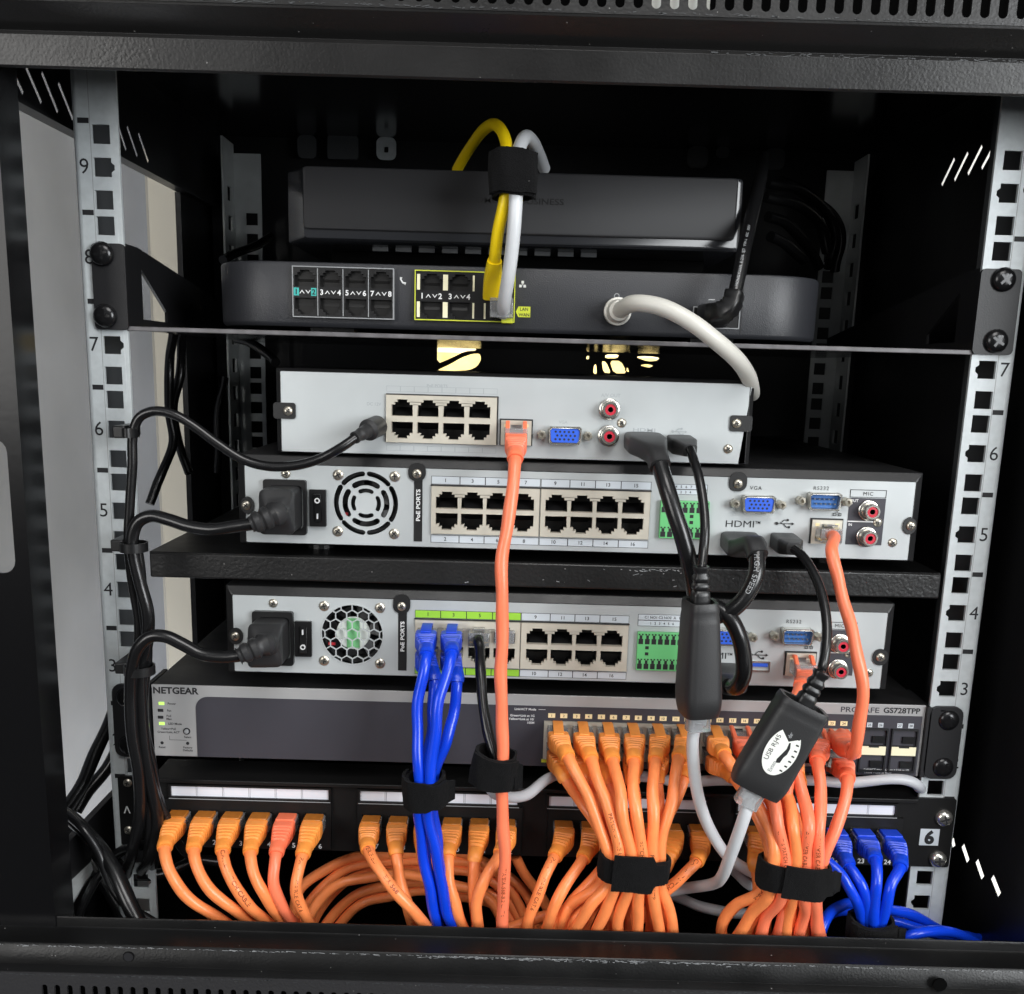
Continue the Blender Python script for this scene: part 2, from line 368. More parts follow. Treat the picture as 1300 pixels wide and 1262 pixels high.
JO = [(-6, -4.6), (6, -4.6), (6, 1.7), (4.4, 1.7), (4.4, 3.2), (2.9, 3.2), (2.9, 4.6), (-2.9, 4.6), (-2.9, 3.2), (-4.4, 3.2), (-4.4, 1.7), (-6, 1.7)]
def jack_outline(cx, cz, up=1, s=1.0):
    o = [(cx + x * s, cz + z * s * up) for x, z in JO]
    return o if up > 0 else o[::-1]
def jack_mesh(up=1, s=1.0, depth=11.0, dark='jack'):
    mb = MB(); o = jack_outline(0, 0, up, s * 1.03); n = len(o)
    mb.add([(a, 0.4, b) for a, b in o] + [(a, depth, b) for a, b in o], [[i, i + n, (i + 1) % n + n, (i + 1) % n] for i in range(n)] + [list(range(n, 2 * n))])
    mb.cur = 1; z = -4.4 * s * up; mb.add([(-4.6 * s, 3.5, z), (4.6 * s, 3.5, z), (4.6 * s, depth - .3, z + 4.2 * s * up), (-4.6 * s, depth - .3, z + 4.2 * s * up)], [(0, 1, 2, 3)])
    return mesh('jack', mb, [dark, 'plastic' if depth > 5 else 'jack'])
ME_JACK = {(u, s): jack_mesh(u, s) for u in (1, -1) for s in (1.0,)}

def d_shell(cx, cz, wd, h, sl=1.2):   # D-sub outline, wide side up
    return [(cx - wd / 2 + sl, cz - h / 2), (cx + wd / 2 - sl, cz - h / 2), (cx + wd / 2 - .4, cz - h / 2 + 1), (cx + wd / 2, cz + h / 2 - 1), (cx + wd / 2 - 1, cz + h / 2), (cx - wd / 2 + 1, cz + h / 2), (cx - wd / 2, cz + h / 2 - 1), (cx - wd / 2 + .4, cz - h / 2 + 1)]
def dsub(parent, x, z, male=False, sc=1.0, xs=None, label=None):
    wd, h = 17.5 * sc, 9.2 * sc
    mb = MB(); mb.plate(d_shell(x, z, wd, h), [d_shell(x, z, wd - 1.6, h - 1.6)], -5.0, 0.0)
    p = obj('serial_port' if male else 'video_port', mb, 'steel', parent, bevel=0.25)
    mb = MB(); mb.plate(d_shell(x, z, wd - 1.9, h - 1.9), (), -1.6 if male else -4.6, 0.2)
    obj('insert', mb, 'blue_deep' if male else 'blue_plastic', p)
    mb = MB()
    rows = ((0, 2.0), (1, 0), (2, -2.0)) if not male else ((0, 1.3), (1, -1.3))
    for r_, dz in rows:
        n = 5
        for k in range(n):
            px = x + (k - (n - 1) / 2) * (2.35 if not male else 2.5) * sc + (0.6 if r_ == 1 else -0.3)
            if male: mb.lathe((px, -0.2, z + dz * sc), [(0, .55), (3.6, .55), (4.1, .25)], 8)
            else: mb.lathe((px, -4.55, z + dz * sc), [(0, .62), (.12, .62)], 10)
    struct(obj('pin' if male else 'pin_hole', mb, 'steel' if male else 'ink', p), 'stuff')
    for s in (-1, 1):
        mb = MB(); q = x + s * (xs or 12.6)
        mb.lathe((q, 0, z), [(0, 2.5), (4.6, 2.5), (5.2, 2.1), (5.25, 1.2), (3.5, 1.1)], 6); obj('standoff', mb, 'screw', p, smooth=30)
    return p
def rca(parent, x, z):
    mb = MB(); mb.lathe((x, 0, z), [(0, 5.7), (0.9, 5.7), (1.2, 5.3), (1.3, 4.3), (6.6, 4.15), (7.0, 3.8), (7.0, 3.0), (6.2, 2.9)], 28)
    p = obj('audio_jack', mb, 'steel', parent, smooth=35)
    mb = MB(); mb.lathe((x, -6.1, z), [(0, 2.95), (.35, 2.9), (.4, 1.5), (-0.5, 1.4)], 24); obj('insulator', mb, 'red_ring', p, smooth=40)
    mb = MB(); mb.lathe((x, -6.0, z), [(0.0, 1.45), (.2, 1.4)], 16); obj('contact', mb, 'ink', p)
    return p
def lan_port(parent, x, z, wd=16.4, h=13.2):
    mb = MB(); mb.plate(rect2(x - wd / 2, x + wd / 2, z - h / 2, z + h / 2), [jack_outline(x, z - .4, 1, 1.02)], -1.4, 0.0); mb.cur = 1; mb.plate(rect2(x - wd / 2 - .7, x + wd / 2 + .7, z - h / 2 - .2, z + h / 2 + .8), [rect2(x - wd / 2, x + wd / 2, z - h / 2, z + h / 2)], -.3, .4)
    p = obj('network_port', mb, ['shield', 'ink'], parent, bevel=.2); inst('jack', ME_JACK[(1, 1.0)], p, (x, -1.2, z - .4))
    for s in (-1, 1):
        mb = MB(); mb.box(x + s * 5.4 - 1.1, x + s * 5.4 + 1.1, -1.6, -1.3, z + h / 2 - 3.4, z + h / 2 - 1.8); obj('indicator', mb, 'led_amber', p)
    return p
def terminal(parent, x0, x1, z0, z1, n):
    mb = MB(); mb.box(x0, x1, -2.6, 0, z0, z1); p = obj('terminal_block', mb, 'green_plastic', parent, bevel=.25)
    dx = (x1 - x0) / n; h = z1 - z0
    me = MB(); me.box(-dx * .36, dx * .36, -.08, .4, -h * .07, h * .07); me.box(-dx * .2, dx * .2, -.08, .4, h * .072, h * .16); me.box(-dx * .36, -dx * .12, -.08, .4, h * .162, h * .2); me.box(dx * .12, dx * .36, -.08, .4, h * .162, h * .2)
    me = mesh('terminal_hole', me, 'ink')
    for k in range(n):
        inst('terminal_hole', me, p, (x0 + dx * (k + .5), -2.6, z1 - h * .24)); inst('terminal_hole', me, p, (x0 + dx * (k + .5), -2.6, z0 + h * .11))
    for k in (1, n - 2 if n < 6 else n - 3 + 2 * (n > 7)):
        for q in (.44, .60):
            mb = MB(); a = x0 + dx * (k + .5); mb.box(a - 1, a + 1, -2.68, -2.4, z0 + h * q - .9, z0 + h * q + .9); obj('slot', mb, 'ink', p)
    return p
def usb_icon(parent, x, z, k=1.0, m='ink'):
    mb = MB(); y = -.12
    b = lambda x0, x1, z0, z1: mb.box(x + x0 * k, x + x1 * k, y, 0, z + z0 * k, z + z1 * k)
    b(-4, 4, -.2, .2); mb.lathe((x - 4.2 * k, 0, z), [(0, .9 * k), (.13, .9 * k)], 12)
    mb.plate([(x + 4 * k, z - .8 * k), (x + 5.6 * k, z), (x + 4 * k, z + .8 * k)], (), y, 0)
    mb.plate([(x - 2.5 * k, z), (x - 2.1 * k, z), (x - .2 * k, z + 1.8 * k), (x + 1.4 * k, z + 1.8 * k), (x + 1.4 * k, z + 2.2 * k), (x - .4 * k, z + 2.2 * k)], (), y, 0)
    mb.plate([(x - .8 * k, z), (x + 1 * k, z - 2.1 * k), (x + 2.4 * k, z - 2.1 * k), (x + 2.4 * k, z - 1.7 * k), (x + 1.2 * k, z - 1.7 * k), (x - .3 * k, z)], (), y - .01, 0)
    mb.lathe((x + 1.7 * k, 0, z + 2 * k), [(0, .7 * k), (.14, .7 * k)], 10); b(2.1, 3.3, -2.5, -1.3)
    return obj('usb_symbol', mb, m, parent)
def net_icon(parent, x, z, k=1.0, m='ink'):
    mb = MB()
    for a, b in ((0, 1.5), (-1.4, -1.2), (1.4, -1.2)):
        cx, cz = x + a * k, z + b * k; mb.plate(rect2(cx - .9 * k, cx + .9 * k, cz - .8 * k, cz + .8 * k), [rect2(cx - .55 * k, cx + .55 * k, cz - .45 * k, cz + .45 * k)], -.12, 0)
    mb.box(x - .15 * k, x + .15 * k, -.11, 0, z, z + .7 * k); mb.box(x - 1.4 * k, x + 1.4 * k, -.11, 0, z - .15 * k, z)
    return obj('network_symbol', mb, m, parent)
def cells(parent, edges, z0, z1, fill, nums, y=-.10, cap=1.9, name='port_label'):
    """row of framed label cells between x edges"""
    for i in range(len(edges) - 1):
        a, b = edges[i], edges[i + 1]; f = fill[i] if isinstance(fill, (list, tuple)) else fill
        mb = MB(); mb.box(a + .15, b - .15, y, y + .3, z0 + .15, z1 - .15)
        mb.cur = 1; mb.plate(rect2(a, b, z0, z1), [rect2(a + .22, b - .22, z0 + .22, z1 - .22)], y - .04, y + .2)
        c = obj(name, mb, [f, 'ink'], parent)
        if nums and nums[i]: text(nums[i], ((a + b) / 2 + random.uniform(-.2, .2), y - .08, (z0 + z1) / 2), cap, 'ink', c, name='number')

# ------------------------------------------------------------------ room walls seen through the open side and the vents
mb = MB(); mb.box(-470, -450, -300, 655, -700, 1100); struct(obj('wall', mb, 'wall', at=(-450, 0, 0))).name = 'wall'
mb = MB(); mb.box(-470, -447, 655, 1200, -700, 1100); struct(obj('wall_panel', mb, 'wall_beige', at=(-450, 655, 0)))
mb = MB(); mb.box(560, 580, -300, 1200, -700, 1300); struct(obj('wall_right', mb, 'wall_white', at=(560, 0, 0)))
mb = MB(); mb.box(-130, 190, 700, 720, -700, 1300); struct(obj('glint_backdrop', mb, 'backdrop_pale', at=(0, 700, 0)))  # backdrop added to shine through the glint openings
zq = P(620, 449, 697).z; mb = MB(); mb.box(-129, 189, 694, 699.5, -690, zq); struct(obj('glint_backdrop_low', mb, 'backdrop_gold', at=(0, 697, 0)))  # added golden lower half of the glint backdrop

# ------------------------------------------------------------------ cabinet
cab = thing('rack_cabinet', 'open black steel network cabinet holding all the equipment', 'rack cabinet', (0, 0, -60))
RT, FL, BK = 464.0, -70.0, 330.0
mb = MB(); mb.box(-282, 277, -60, BK, RT, RT + 3); obj('roof', mb, 'roof', cab)
mb = MB(); mb.box(-282, 277, -58, BK, FL - 3, FL); obj('floor_panel', mb, 'void', cab)
mb = MB()
glint_cuts = [[(553, 471), (572, 471), (596, 470), (606, 465), (611, 456), (609, 449), (600, 449), (586, 454), (572, 462)], [(555, 462), (572, 455), (590, 446), (606, 445), (600, 439), (586, 437), (570, 438), (555, 437)], [(766, 473), (776, 474), (770, 460), (764, 458)], [(779, 474), (797, 474), (788, 458), (774, 458)], [(768, 455), (784, 455), (786, 450), (769, 450)], [(770, 447), (795, 448), (797, 443), (771, 442)], [(792, 470), (799, 473), (797, 466)], [(753, 474), (758, 475), (757, 462), (754, 464)], [(744, 456), (748, 456), (748, 452), (745, 452)], [(806, 453), (822, 459), (834, 458), (838, 454), (822, 452)], [(812, 464), (824, 467), (830, 464), (820, 462)]]  # glints under the tray, shaped as openings in the back panel
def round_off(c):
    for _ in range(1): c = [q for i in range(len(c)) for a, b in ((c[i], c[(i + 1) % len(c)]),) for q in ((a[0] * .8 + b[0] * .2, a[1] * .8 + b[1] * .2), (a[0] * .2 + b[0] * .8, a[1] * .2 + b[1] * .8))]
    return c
glint_cuts = [[(p.x, p.z) for p in (P(x, y, BK) for x, y in round_off(c))] for c in glint_cuts]
mb.plate(rect2(-282, 277, FL, RT), glint_cuts, BK, BK + 2); obj('back_panel', mb, 'inner', cab)
# right side panel with slanted vent slots
def slit(y0, z0, y1, z1, t=1.5):
    d = Vector((y1 - y0, z1 - z0)).normalized(); n = Vector((-d.y, d.x)) * t
    return [(y0 + n.x, z0 + n.y), (y0 - n.x, z0 - n.y), (y1 - n.x, z1 - n.y), (y1 + n.x, z1 + n.y)]
px = []
for (a, b), (c, d) in (((1175, 655), (1100, 795)), ((1102, 688), (1035, 822)), ((1035, 720), (972, 850)), ((972, 748), (912, 873))):
    p, q = P(950 + a * .2692, b * .2692, X=275), P(950 + c * .2692, d * .2692, X=275); px.append(slit(p.y, p.z, q.y, q.z))
for (a, b), (c, d) in (((961, 500), (969, 538)), ((1011, 532), (1036, 608)), ((1077, 604), (1105, 686)), ((1150, 680), (1184, 766))):
    p, q = P(950 + a * .2692, 930 + b * .2692, X=275), P(950 + c * .2692, 930 + d * .2692, X=275); px.append(slit(p.y, p.z, q.y, q.z, 2.4))
mb = MB(); mb.plate(rect2(-58, BK, FL, RT), px, 275, 275.3, f=lambda u, v, w_: (w_, u, v)); obj('side_panel', mb, 'inner', cab)
# left side: open, with a slotted top band, a bottom band and a rear post
px = []
for (a, b), (c, d) in (((52, 318), (110, 442)), ((124, 318), (196, 486)), ((198, 342), (273, 530)), ((276, 392), (345, 565)), ((552, 575), (595, 708)), ((600, 598), (648, 738)), ((654, 630), (700, 765))):
    p, q = P(a * .2692, b * .2692, X=-270), P(c * .2692, d * .2692, X=-270); px.append(slit(p.y, p.z, q.y, q.z, 1.3))
mb = MB(); mb.plate(rect2(-58, BK, 402.5, RT), px, -270.3, -270, f=lambda u, v, w_: (w_, u, v)); mb.box(-270, -262, -58, BK, 402.5, 404)
obj('side_rail', mb, 'inner', cab)
mb = MB(); mb.box(-272, -268, -58, BK, FL, 8); obj('side_rail', mb, 'inner', cab)
mb = MB(); mb.box(-272, -268, 226, BK, 8, 402.5); obj('rear_post', mb, 'inner', cab)
for z0, z1 in ((-70, 402.5),):
    mb = MB(); mb.box(-266, -252, 296, 328, z0, z1); obj('rear_post', mb, 'inner', cab)
# front frame
mb = MB(); mb.plate(rect2(-330, -255.5, -30, 440), [rrect(-268.5, 210, 15, 66, 6.5)], -61, -59.5); mb.box(-255.5, -254, -61.2, -40, -30, 440); mb.box(-330, -328, -59, 0, -30, 440)
obj('front_post', mb, 'gloss', cab, bevel=1.2)
mb = MB(); mb.plate(rect2(281.5, 350, -30, 440), (), -61, -59.5); mb.box(280, 281.5, -61.2, -46, -30, 440); obj('front_post', mb, 'gloss', cab, bevel=.8)
def profile(name, pts, m='powder', x0=-345, x1=345, th=1.5, bev=.9):
    """bent sheet: polyline in (y, z) carried along x, th thick on its back"""
    n = len(pts); nr = []
    for i in range(n):
        a = Vector(pts[max(i - 1, 0)]); b = Vector(pts[min(i + 1, n - 1)]); d = (b - a).normalized(); nr.append(Vector((d.y, -d.x)))
    ring = [Vector(p) for p in pts] + [Vector(p) + q * th for p, q in list(zip(pts, nr))[::-1]]
    mb = MB(); mb.loft([[Vector((x, p[0], p[1])) for p in ring] for x in (x0, x1)]); 
    return obj(name, mb, m, cab, bevel=bev)
profile('top_beam', [(-57.5, 408.6), (-59.4, 408.2), (-60.4, 409.0), (-62.2, 421.2), (-61.2, 422.8), (-58.4, 423.2), (-58.2, 424.0), (-69.2, 431.0), (-70.9, 432.0), (-71.2, 433.0)])
mb = MB()
mb.plate(rect2(-345, 345, 433.1, 480), [rrect(-330.1 + 7.83 * k, 447.2, 4.1, 23, 2.0, 4) for k in range(85)], -71.5, -70.0)
obj('vent_panel', mb, 'powder', cab)
mb = MB(); mb.box(-345, 34, -64, -62.5, 433.6, 480); obj('slot_shade', mb, 'void', cab); mb = MB(); mb.box(62, 345, -64, -62.5, 433.6, 480); obj('slot_shade', mb, 'void', cab)  # black sheets added behind the slots to keep them dark
mb = MB(); mb.box(34.2, 61.8, -66, -64.5, 433.6, 480); obj('slot_glow_plate', mb, 'white_label', cab)  # white plate added in place of light coming through the slots
profile('bottom_beam', [(-80, -28.5), (-78, -27.4), (-76.2, -26.6), (-74.4, -17.2), (-73.4, -16.2), (-61.6, -15.2), (-60.6, -14.4), (-60.4, -10.2), (-60.0, -9.2)], 'powder_fine', bev=.3)  # darker copy of the top beam's paint, its shade put into the colour
mb = MB(); mb.plate(rect2(-345, 345, -120, -28.7), [rrect(-252.5 + 6.5 * k, -45.5, 3.0, 20, 1.5, 4) for k in range(34)], -80.5, -79)
obj('vent_panel', mb, 'powder_lit', cab)
mb = MB(); mb.box(-345, 345, -72, -70.5, -120, -32); obj('slot_shade', mb, 'void', cab)  # another added black sheet, darkening the lower slots
for x, y, Y in ((38, 1176, -60.6), (163, 1215, -75.6), (30, 32, -58)):
    p = P(x, y, Y); mb = MB(); mb.lathe((p.x, p.y, p.z), [(-.4, 2.9), (.12, 2.9), (.16, 2.5), (-.3, 2.4)], 18); mb.cur = 1; mb.lathe((p.x, p.y + .1, p.z), [(0, 2.5), (.2, 2.5)], 16)
    obj('bolt_hole', mb, ['powder_fine', 'ink'], cab, smooth=40)

def scuffs(x0, x1, y, z, n, spread=.5, m='grey_ink'):
    mb = MB()
    for _ in range(n):
        x = random.uniform(x0, x1); a = random.uniform(-.5, .5); l = abs(random.gauss(0, .9)) + .15; t = random.uniform(.05, .17); dz = random.gauss(0, spread * .5)
        mb.add([(x - l, y, z + dz - t - a * l * .4), (x + l, y, z + dz - t + a * l * .4), (x + l * .8, y, z + dz + t + a * l * .4), (x - l * .8, y, z + dz + t - a * l * .4)], [(0, 1, 2, 3)])
    struct(obj('scuffs', mb, m, cab), 'stuff')
scuffs(-300, 300, -74.95, -16.9, 420, .35); scuffs(-60, 120, -74.97, -17.3, 150, .8); scuffs(-300, 300, -80.9, -29.6, 380, .6, 'rear_tab'); scuffs(60, 230, -62.55, 421.6, 70, .6, 'rear_tab'); scuffs(-300, 280, -71.85, 433.9, 240, .4, 'rear_tab')
p = P(1193, 1250, -78.5); mb = MB(); mb.plate(circ(p.x, p.z, 3.6), (), p.y - .5, p.y + .5); obj('bolt_hole', mb, 'void', cab)
# mounting rails: real square holes at the 15.9 / 15.9 / 12.7 mm pitch
def hole_z(u): return [(u + 1) * 44.45 - k for k in (6.35, 22.225, 38.1)]
def notch_hole(cx, cz, s, notch, side):
    h = s / 2; o = [(cx - h, cz - h), (cx + h, cz - h)]
    if notch and side > 0: o += [(cx + h, cz - 2.4), (cx + h + 1.6, cz - 1.1), (cx + h + 1.6, cz + 1.1), (cx + h, cz + 2.4)]
    o += [(cx + h, cz + h), (cx - h, cz + h)]
    if notch and side < 0: o += [(cx - h, cz + 2.4), (cx - h - 1.6, cz + 1.1), (cx - h - 1.6, cz - 1.1), (cx - h, cz - 2.4)]
    return o
for s in (-1, 1):
    holes = []
    for u in range(-1, 9):
        for k, z in enumerate(hole_z(u)):
            if -40 < z < 398: holes.append(notch_hole(s * 232.55, z, 9.3, k == 1, -s))
    a, b = sorted((s * 223.6, s * 244.2)); mb = MB()
    mb.plate(rect2(a, b, -62, 458), holes, 0, 1.8)
    # rolled outer edge and return flange
    arc = [(s * (244.2 + 3.2 * math.sin(t)), 3.2 - 3.2 * math.cos(t)) for t in [math.pi / 2 * k / 5 for k in range(6)]] + [(s * 247.4, 5)]
    ring = arc + [(x - s * 1.6, y if i else y + 1.8) for i, (x, y) in reversed(list(enumerate(arc)))]
    rr = [[Vector((x, y, z)) for x, y in (ring if s < 0 else ring[::-1])] for z in (-62, 458)]
    mb.loft(rr)
    r = obj('mounting_rail', mb, 'rail', cab, smooth=35, bevel=.4)
    mb = MB(); q0, q1 = sorted((s * 246.6, s * 247.4)); mb.box(q0, q1, 5, 58, -62, 458); obj('return_flange', mb, 'rear_tab', r)  # dark colour stands for the shade seen through the rail holes
    mb = MB(); mb.box(s * 237.9 - .18, s * 237.9 + .18, -.04, .2, -62, 458); obj('crease', mb, 'grey_ink', r)
    for u in range(1, 10):
        z = u * 44.45
        if z < 440:
            mb = MB(); mb.box(s * 241.2 - 2.9, s * 241.2 + 2.9, -.12, .1, z - 1.3, z + 1.3); obj('unit_tick', mb, 'ink', r)
        if 2 <= u - 0 <= 9 and u > 1:
            text(str(u), (s * 241.9, -.1, (u - .5) * 44.45 + .3), 7.4, 'ink', r, name='unit_number', bold=.0)
    # rear rail
    holes = []
    for u in range(-1, 9):
        for z in hole_z(u):
            if -30 < z < 405: holes.append(rect2(s * 232.55 - 4.7, s * 232.55 + 4.7, z - 4.7, z + 4.7))
    a, b = sorted((s * 224.6, s * 246)); mb = MB()
    mb.plate(rect2(a, b, -60, 443), holes, 290, 291.6)
    fh = [rect2(272, 284, 9 + 22 * k, 20 + 22 * k) for k in range(19)]
    mb.plate(rect2(262, 292, -60, 450), fh, s * 246.2, s * 247.8, f=lambda u, v, w_: (w_, u, v))
    obj('mounting_rail', mb, 'rail_dull', cab)
# reflecting straps of the roof
for x0, x1, y1, m in ((478, 503, 203, 'rail'), (872, 898, 213, 'rear_tab'), (416, 455, 202, 'rear_tab'), (378, 402, 201, 'rear_tab'), (909, 925, 200, 'rear_tab'), (970, 995, 215, 'rear_tab')):
    a, b = P(x0, y1, 318), P(x1, y1, 318); c_ = (a.x + b.x) / 2; wd = b.x - a.x; mb = MB()
    mb.plate(rrect(c_, (a.z + 464) / 2, wd, 464 - a.z, wd * .3 if wd < 22 else 2), [rrect(c_, a.z + 8, 3.4, 4.4, .6)] if x0 == 478 else (), 317, 318.5); obj('hanging_tab', mb, m, cab)
# diagonal scuffed brace in the lower left corner
a, b = P(70, 1160, -40), P(135, 1060, 60); mb = MB(); mb.tube([a, b], 5.5, 8); obj('brace', mb, 'rail_dull', cab)
mb = MB(); q = P(170, 1140, 30); mb.box(q.x - 8, q.x + 10, 30, 34, -70, q.z + 12); obj('bracket', mb, 'rail_dull', cab)

# ------------------------------------------------------------------ vented cantilever shelf (upper)
sh = thing('rack_shelf', 'glossy black vented upper shelf bolted to the rails under the two modem boxes', 'shelf', (0, 0, 297))
mb = MB(); vents = []
for r_ in range(6):
    for k in range(16): vents.append(rrect(-165 + 22 * k, 0, 1, 1))
vh = [rect2(-172 + 21 * k, -158 + 21 * k, 60 + 36 * r_, 63.5 + 36 * r_) for r_ in range(6) for k in range(17)]
mb.plate(rect2(-224, 224, 0, 270), vh, 297.2, 298.8, f=lambda u, v, w_: (u, v, w_))
obj('tray', mb, 'tray', sh)
mb = MB(); mb.box(-224, 224, -.6, .8, 296.5, 298.9); obj('front_lip', mb, 'edge_shine', sh, bevel=.4)
for s in (-1, 1):
    mb = MB(); pl = [(1, 299), (250, 299), (250, 312), (20, 341), (1, 341)]
    wn = [(24, 303.5), (62, 303.5), (62, 309), (24, 330)]
    mb.plate(pl, [wn], s * 224, s * 225.6, f=lambda u, v, w_: (w_, u, v)); obj('side_plate', mb, 'inner', sh)
    mb = MB(); ea, eb = sorted((s * 222.5, s * (240 if s < 0 else 243.8))); mb.plate(rrect((ea + eb) / 2, 318.6, eb - ea, 43.5, 2.5), (), -2.2, -.3); e = obj('ear', mb, 'sw_ear', sh, bevel=.4)
    for z in (335.0, 303.8): screw(e, s * 234.2, z, -2.2, ME_RACK_B)

# ------------------------------------------------------------------ lower shelf
s2 = thing('rack_shelf', 'textured black lower shelf with a scuffed lip between the two long silver recorders', 'shelf', (0, 0, 163))
mb = MB(); mb.box(-218.5, 221.5, 2, 285, 176, 177.6); obj('tray', mb, 'powder_fine', s2)
mb = MB(); mb.box(-218.2, 221.5, 0, 2, 163.3, 177.4); o = obj('front_lip', mb, 'powder_shelf', s2, bevel=1.0)
for k in range(46):
    x = random.gauss(842, 40) if k < 34 else random.uniform(560, 1190); y = random.choice((723, 724, 725, random.uniform(725, 745)))
    q = P(x, y, -.1); z = min(q.z, 177.0); a = random.uniform(-.8, .8); l = random.uniform(.3, 1.2) * (2 if k < 3 else 1); mb = MB(); t = random.uniform(.08, .22)
    mb.add([(q.x - l * math.cos(a), -.06, z - l * math.sin(a) * .6 - t), (q.x + l * math.cos(a), -.06, z + l * math.sin(a) * .6 - t), (q.x + l * math.cos(a), -.06, z + l * math.sin(a) * .6 + t), (q.x - l * math.cos(a), -.06, z - l * math.sin(a) * .6 + t)], [(0, 1, 2, 3)])
    if k == 0: big = mb
    else: big.add(mb.v, mb.f)
struct(obj('scratches', big, 'grey_ink', o), 'stuff')

# ------------------------------------------------------------------ recorders
def shell(root, x0, x1, z0, z1, depth, rim=5.0, rimx=4.5, bot=1.2):
    """black folded cover with a mitred, chamfered front rim round the silver back plate"""
    o = [(x0, z0), (x1, z0), (x1, z1), (x0, z1)]; i = [(x0 + rimx, z0 + bot), (x1 - rimx, z0 + bot), (x1 - rimx, z1 - rim), (x0 + rimx, z1 - rim)]
    mb = MB()
    V = [(a, depth, b) for a, b in o] + [(a, 3.2, b) for a, b in o] + [(a, 0.0, b) for a, b in i] + [(a, 2.0, b) for a, b in i]
    fs = [(0, 1, 2, 3)]
    for a in range(4):
        b = (a + 1) % 4
        fs += [(a, a + 4, b + 4, b), (a + 4, a + 8, b + 8, b + 4), (a + 8, a + 12, b + 12, b + 8)]
    mb.add(V, fs); return obj('cover', mb, 'cover', root, bevel=.5)
def tab(root, cx, cz, wd, h, r, y=-.5, sc=None, me=None):
    mb = MB(); mb.plate(rrect(cx, cz, wd, h, r, 6), (), y, 0.3); t = obj('cover_tab', mb, 'cover', root, bevel=.2)
    if sc: screw(t, sc[0], sc[1], y, me or ME_SCREW)
    return t
def feet(root, x0, x1, z, h, ys=(30, 190)):
    for x in (x0, x1):
        for y in ys:
            mb = MB(); mb.lathe((x, y, z), [(0, 8), (h, 8)], 16, (0, 0, 1)); obj('foot', mb, 'plastic', root)
def port_block(root, x0, x1, z0, z1, cxs, rows, s=1.0):
    holes = []
    for cx in cxs:
        for cz, up in rows: holes.append(jack_outline(cx, cz, up, s))
    mb = MB(); mb.plate(rect2(x0, x1, z0, z1), holes, -1.0, 2.0); b = obj('port_block', mb, 'shield', root, bevel=.15)
    for cx in cxs:
        for cz, up in rows: inst('jack', ME_JACK[(up, 1.0)], b, (cx, -1.0, cz))
    return b
def arc_slot(cx, cz, r0, r1, a0, a1, n=8):
    a0, a1 = math.radians(a0), math.radians(a1); L = [(cx + r1 * math.cos(a0 + (a1 - a0) * k / n), cz + r1 * math.sin(a0 + (a1 - a0) * k / n)) for k in range(n + 1)]
    rm, h = (r0 + r1) / 2, (r1 - r0) / 2
    e1 = [(cx + rm * math.cos(a1) + h * math.cos(a1 + t), cz + rm * math.sin(a1) + h * math.sin(a1 + t)) for t in (.8, 1.57, 2.3)]
    I = [(cx + r0 * math.cos(a1 + (a0 - a1) * k / n), cz + r0 * math.sin(a1 + (a0 - a1) * k / n)) for k in range(n + 1)]
    e0 = [(cx + rm * math.cos(a0) + h * math.cos(a0 + t), cz + rm * math.sin(a0) + h * math.sin(a0 + t)) for t in (3.9, 4.71, 5.5)]
    return L + e1 + I + e0
def fan(root, cx, cz, R, label):
    f = MB(); f.lathe((cx, 5.0, cz), [(-20, R * .98), (0, R * .98), (0, R * .9), (-18, R * .88)], 28); fr = obj('fan', f, 'fan', root, smooth=40)
    for k in range(7):
        a = 2 * math.pi * k / 7 + .3; mb = MB(); pts = []
        for r_, da, yy in ((R * .4, -.28, 5.5), (R * .86, -.42, 5.0), (R * .86, .36, 11), (R * .4, .3, 10)):
            pts.append((cx + r_ * math.cos(a + da), yy, cz + r_ * math.sin(a + da)))
        mb.add(pts, [(0, 1, 2, 3)]); obj('fan_blade', mb, 'fan', fr)
    mb = MB(); mb.lathe((cx, 8, cz), [(0, R * .43), (3.4, R * .43), (3.6, R * .40)], 24); h = obj('hub', mb, 'plastic', fr, smooth=40)
    mb = MB(); p = (cx - R * .8, 4.2, cz - R * .42); mb.box(p[0], p[0] + 4, 4.0, 4.8, p[2], p[2] + 1.6); obj('fan_wire', mb, 'wire_red', fr)
    return fr
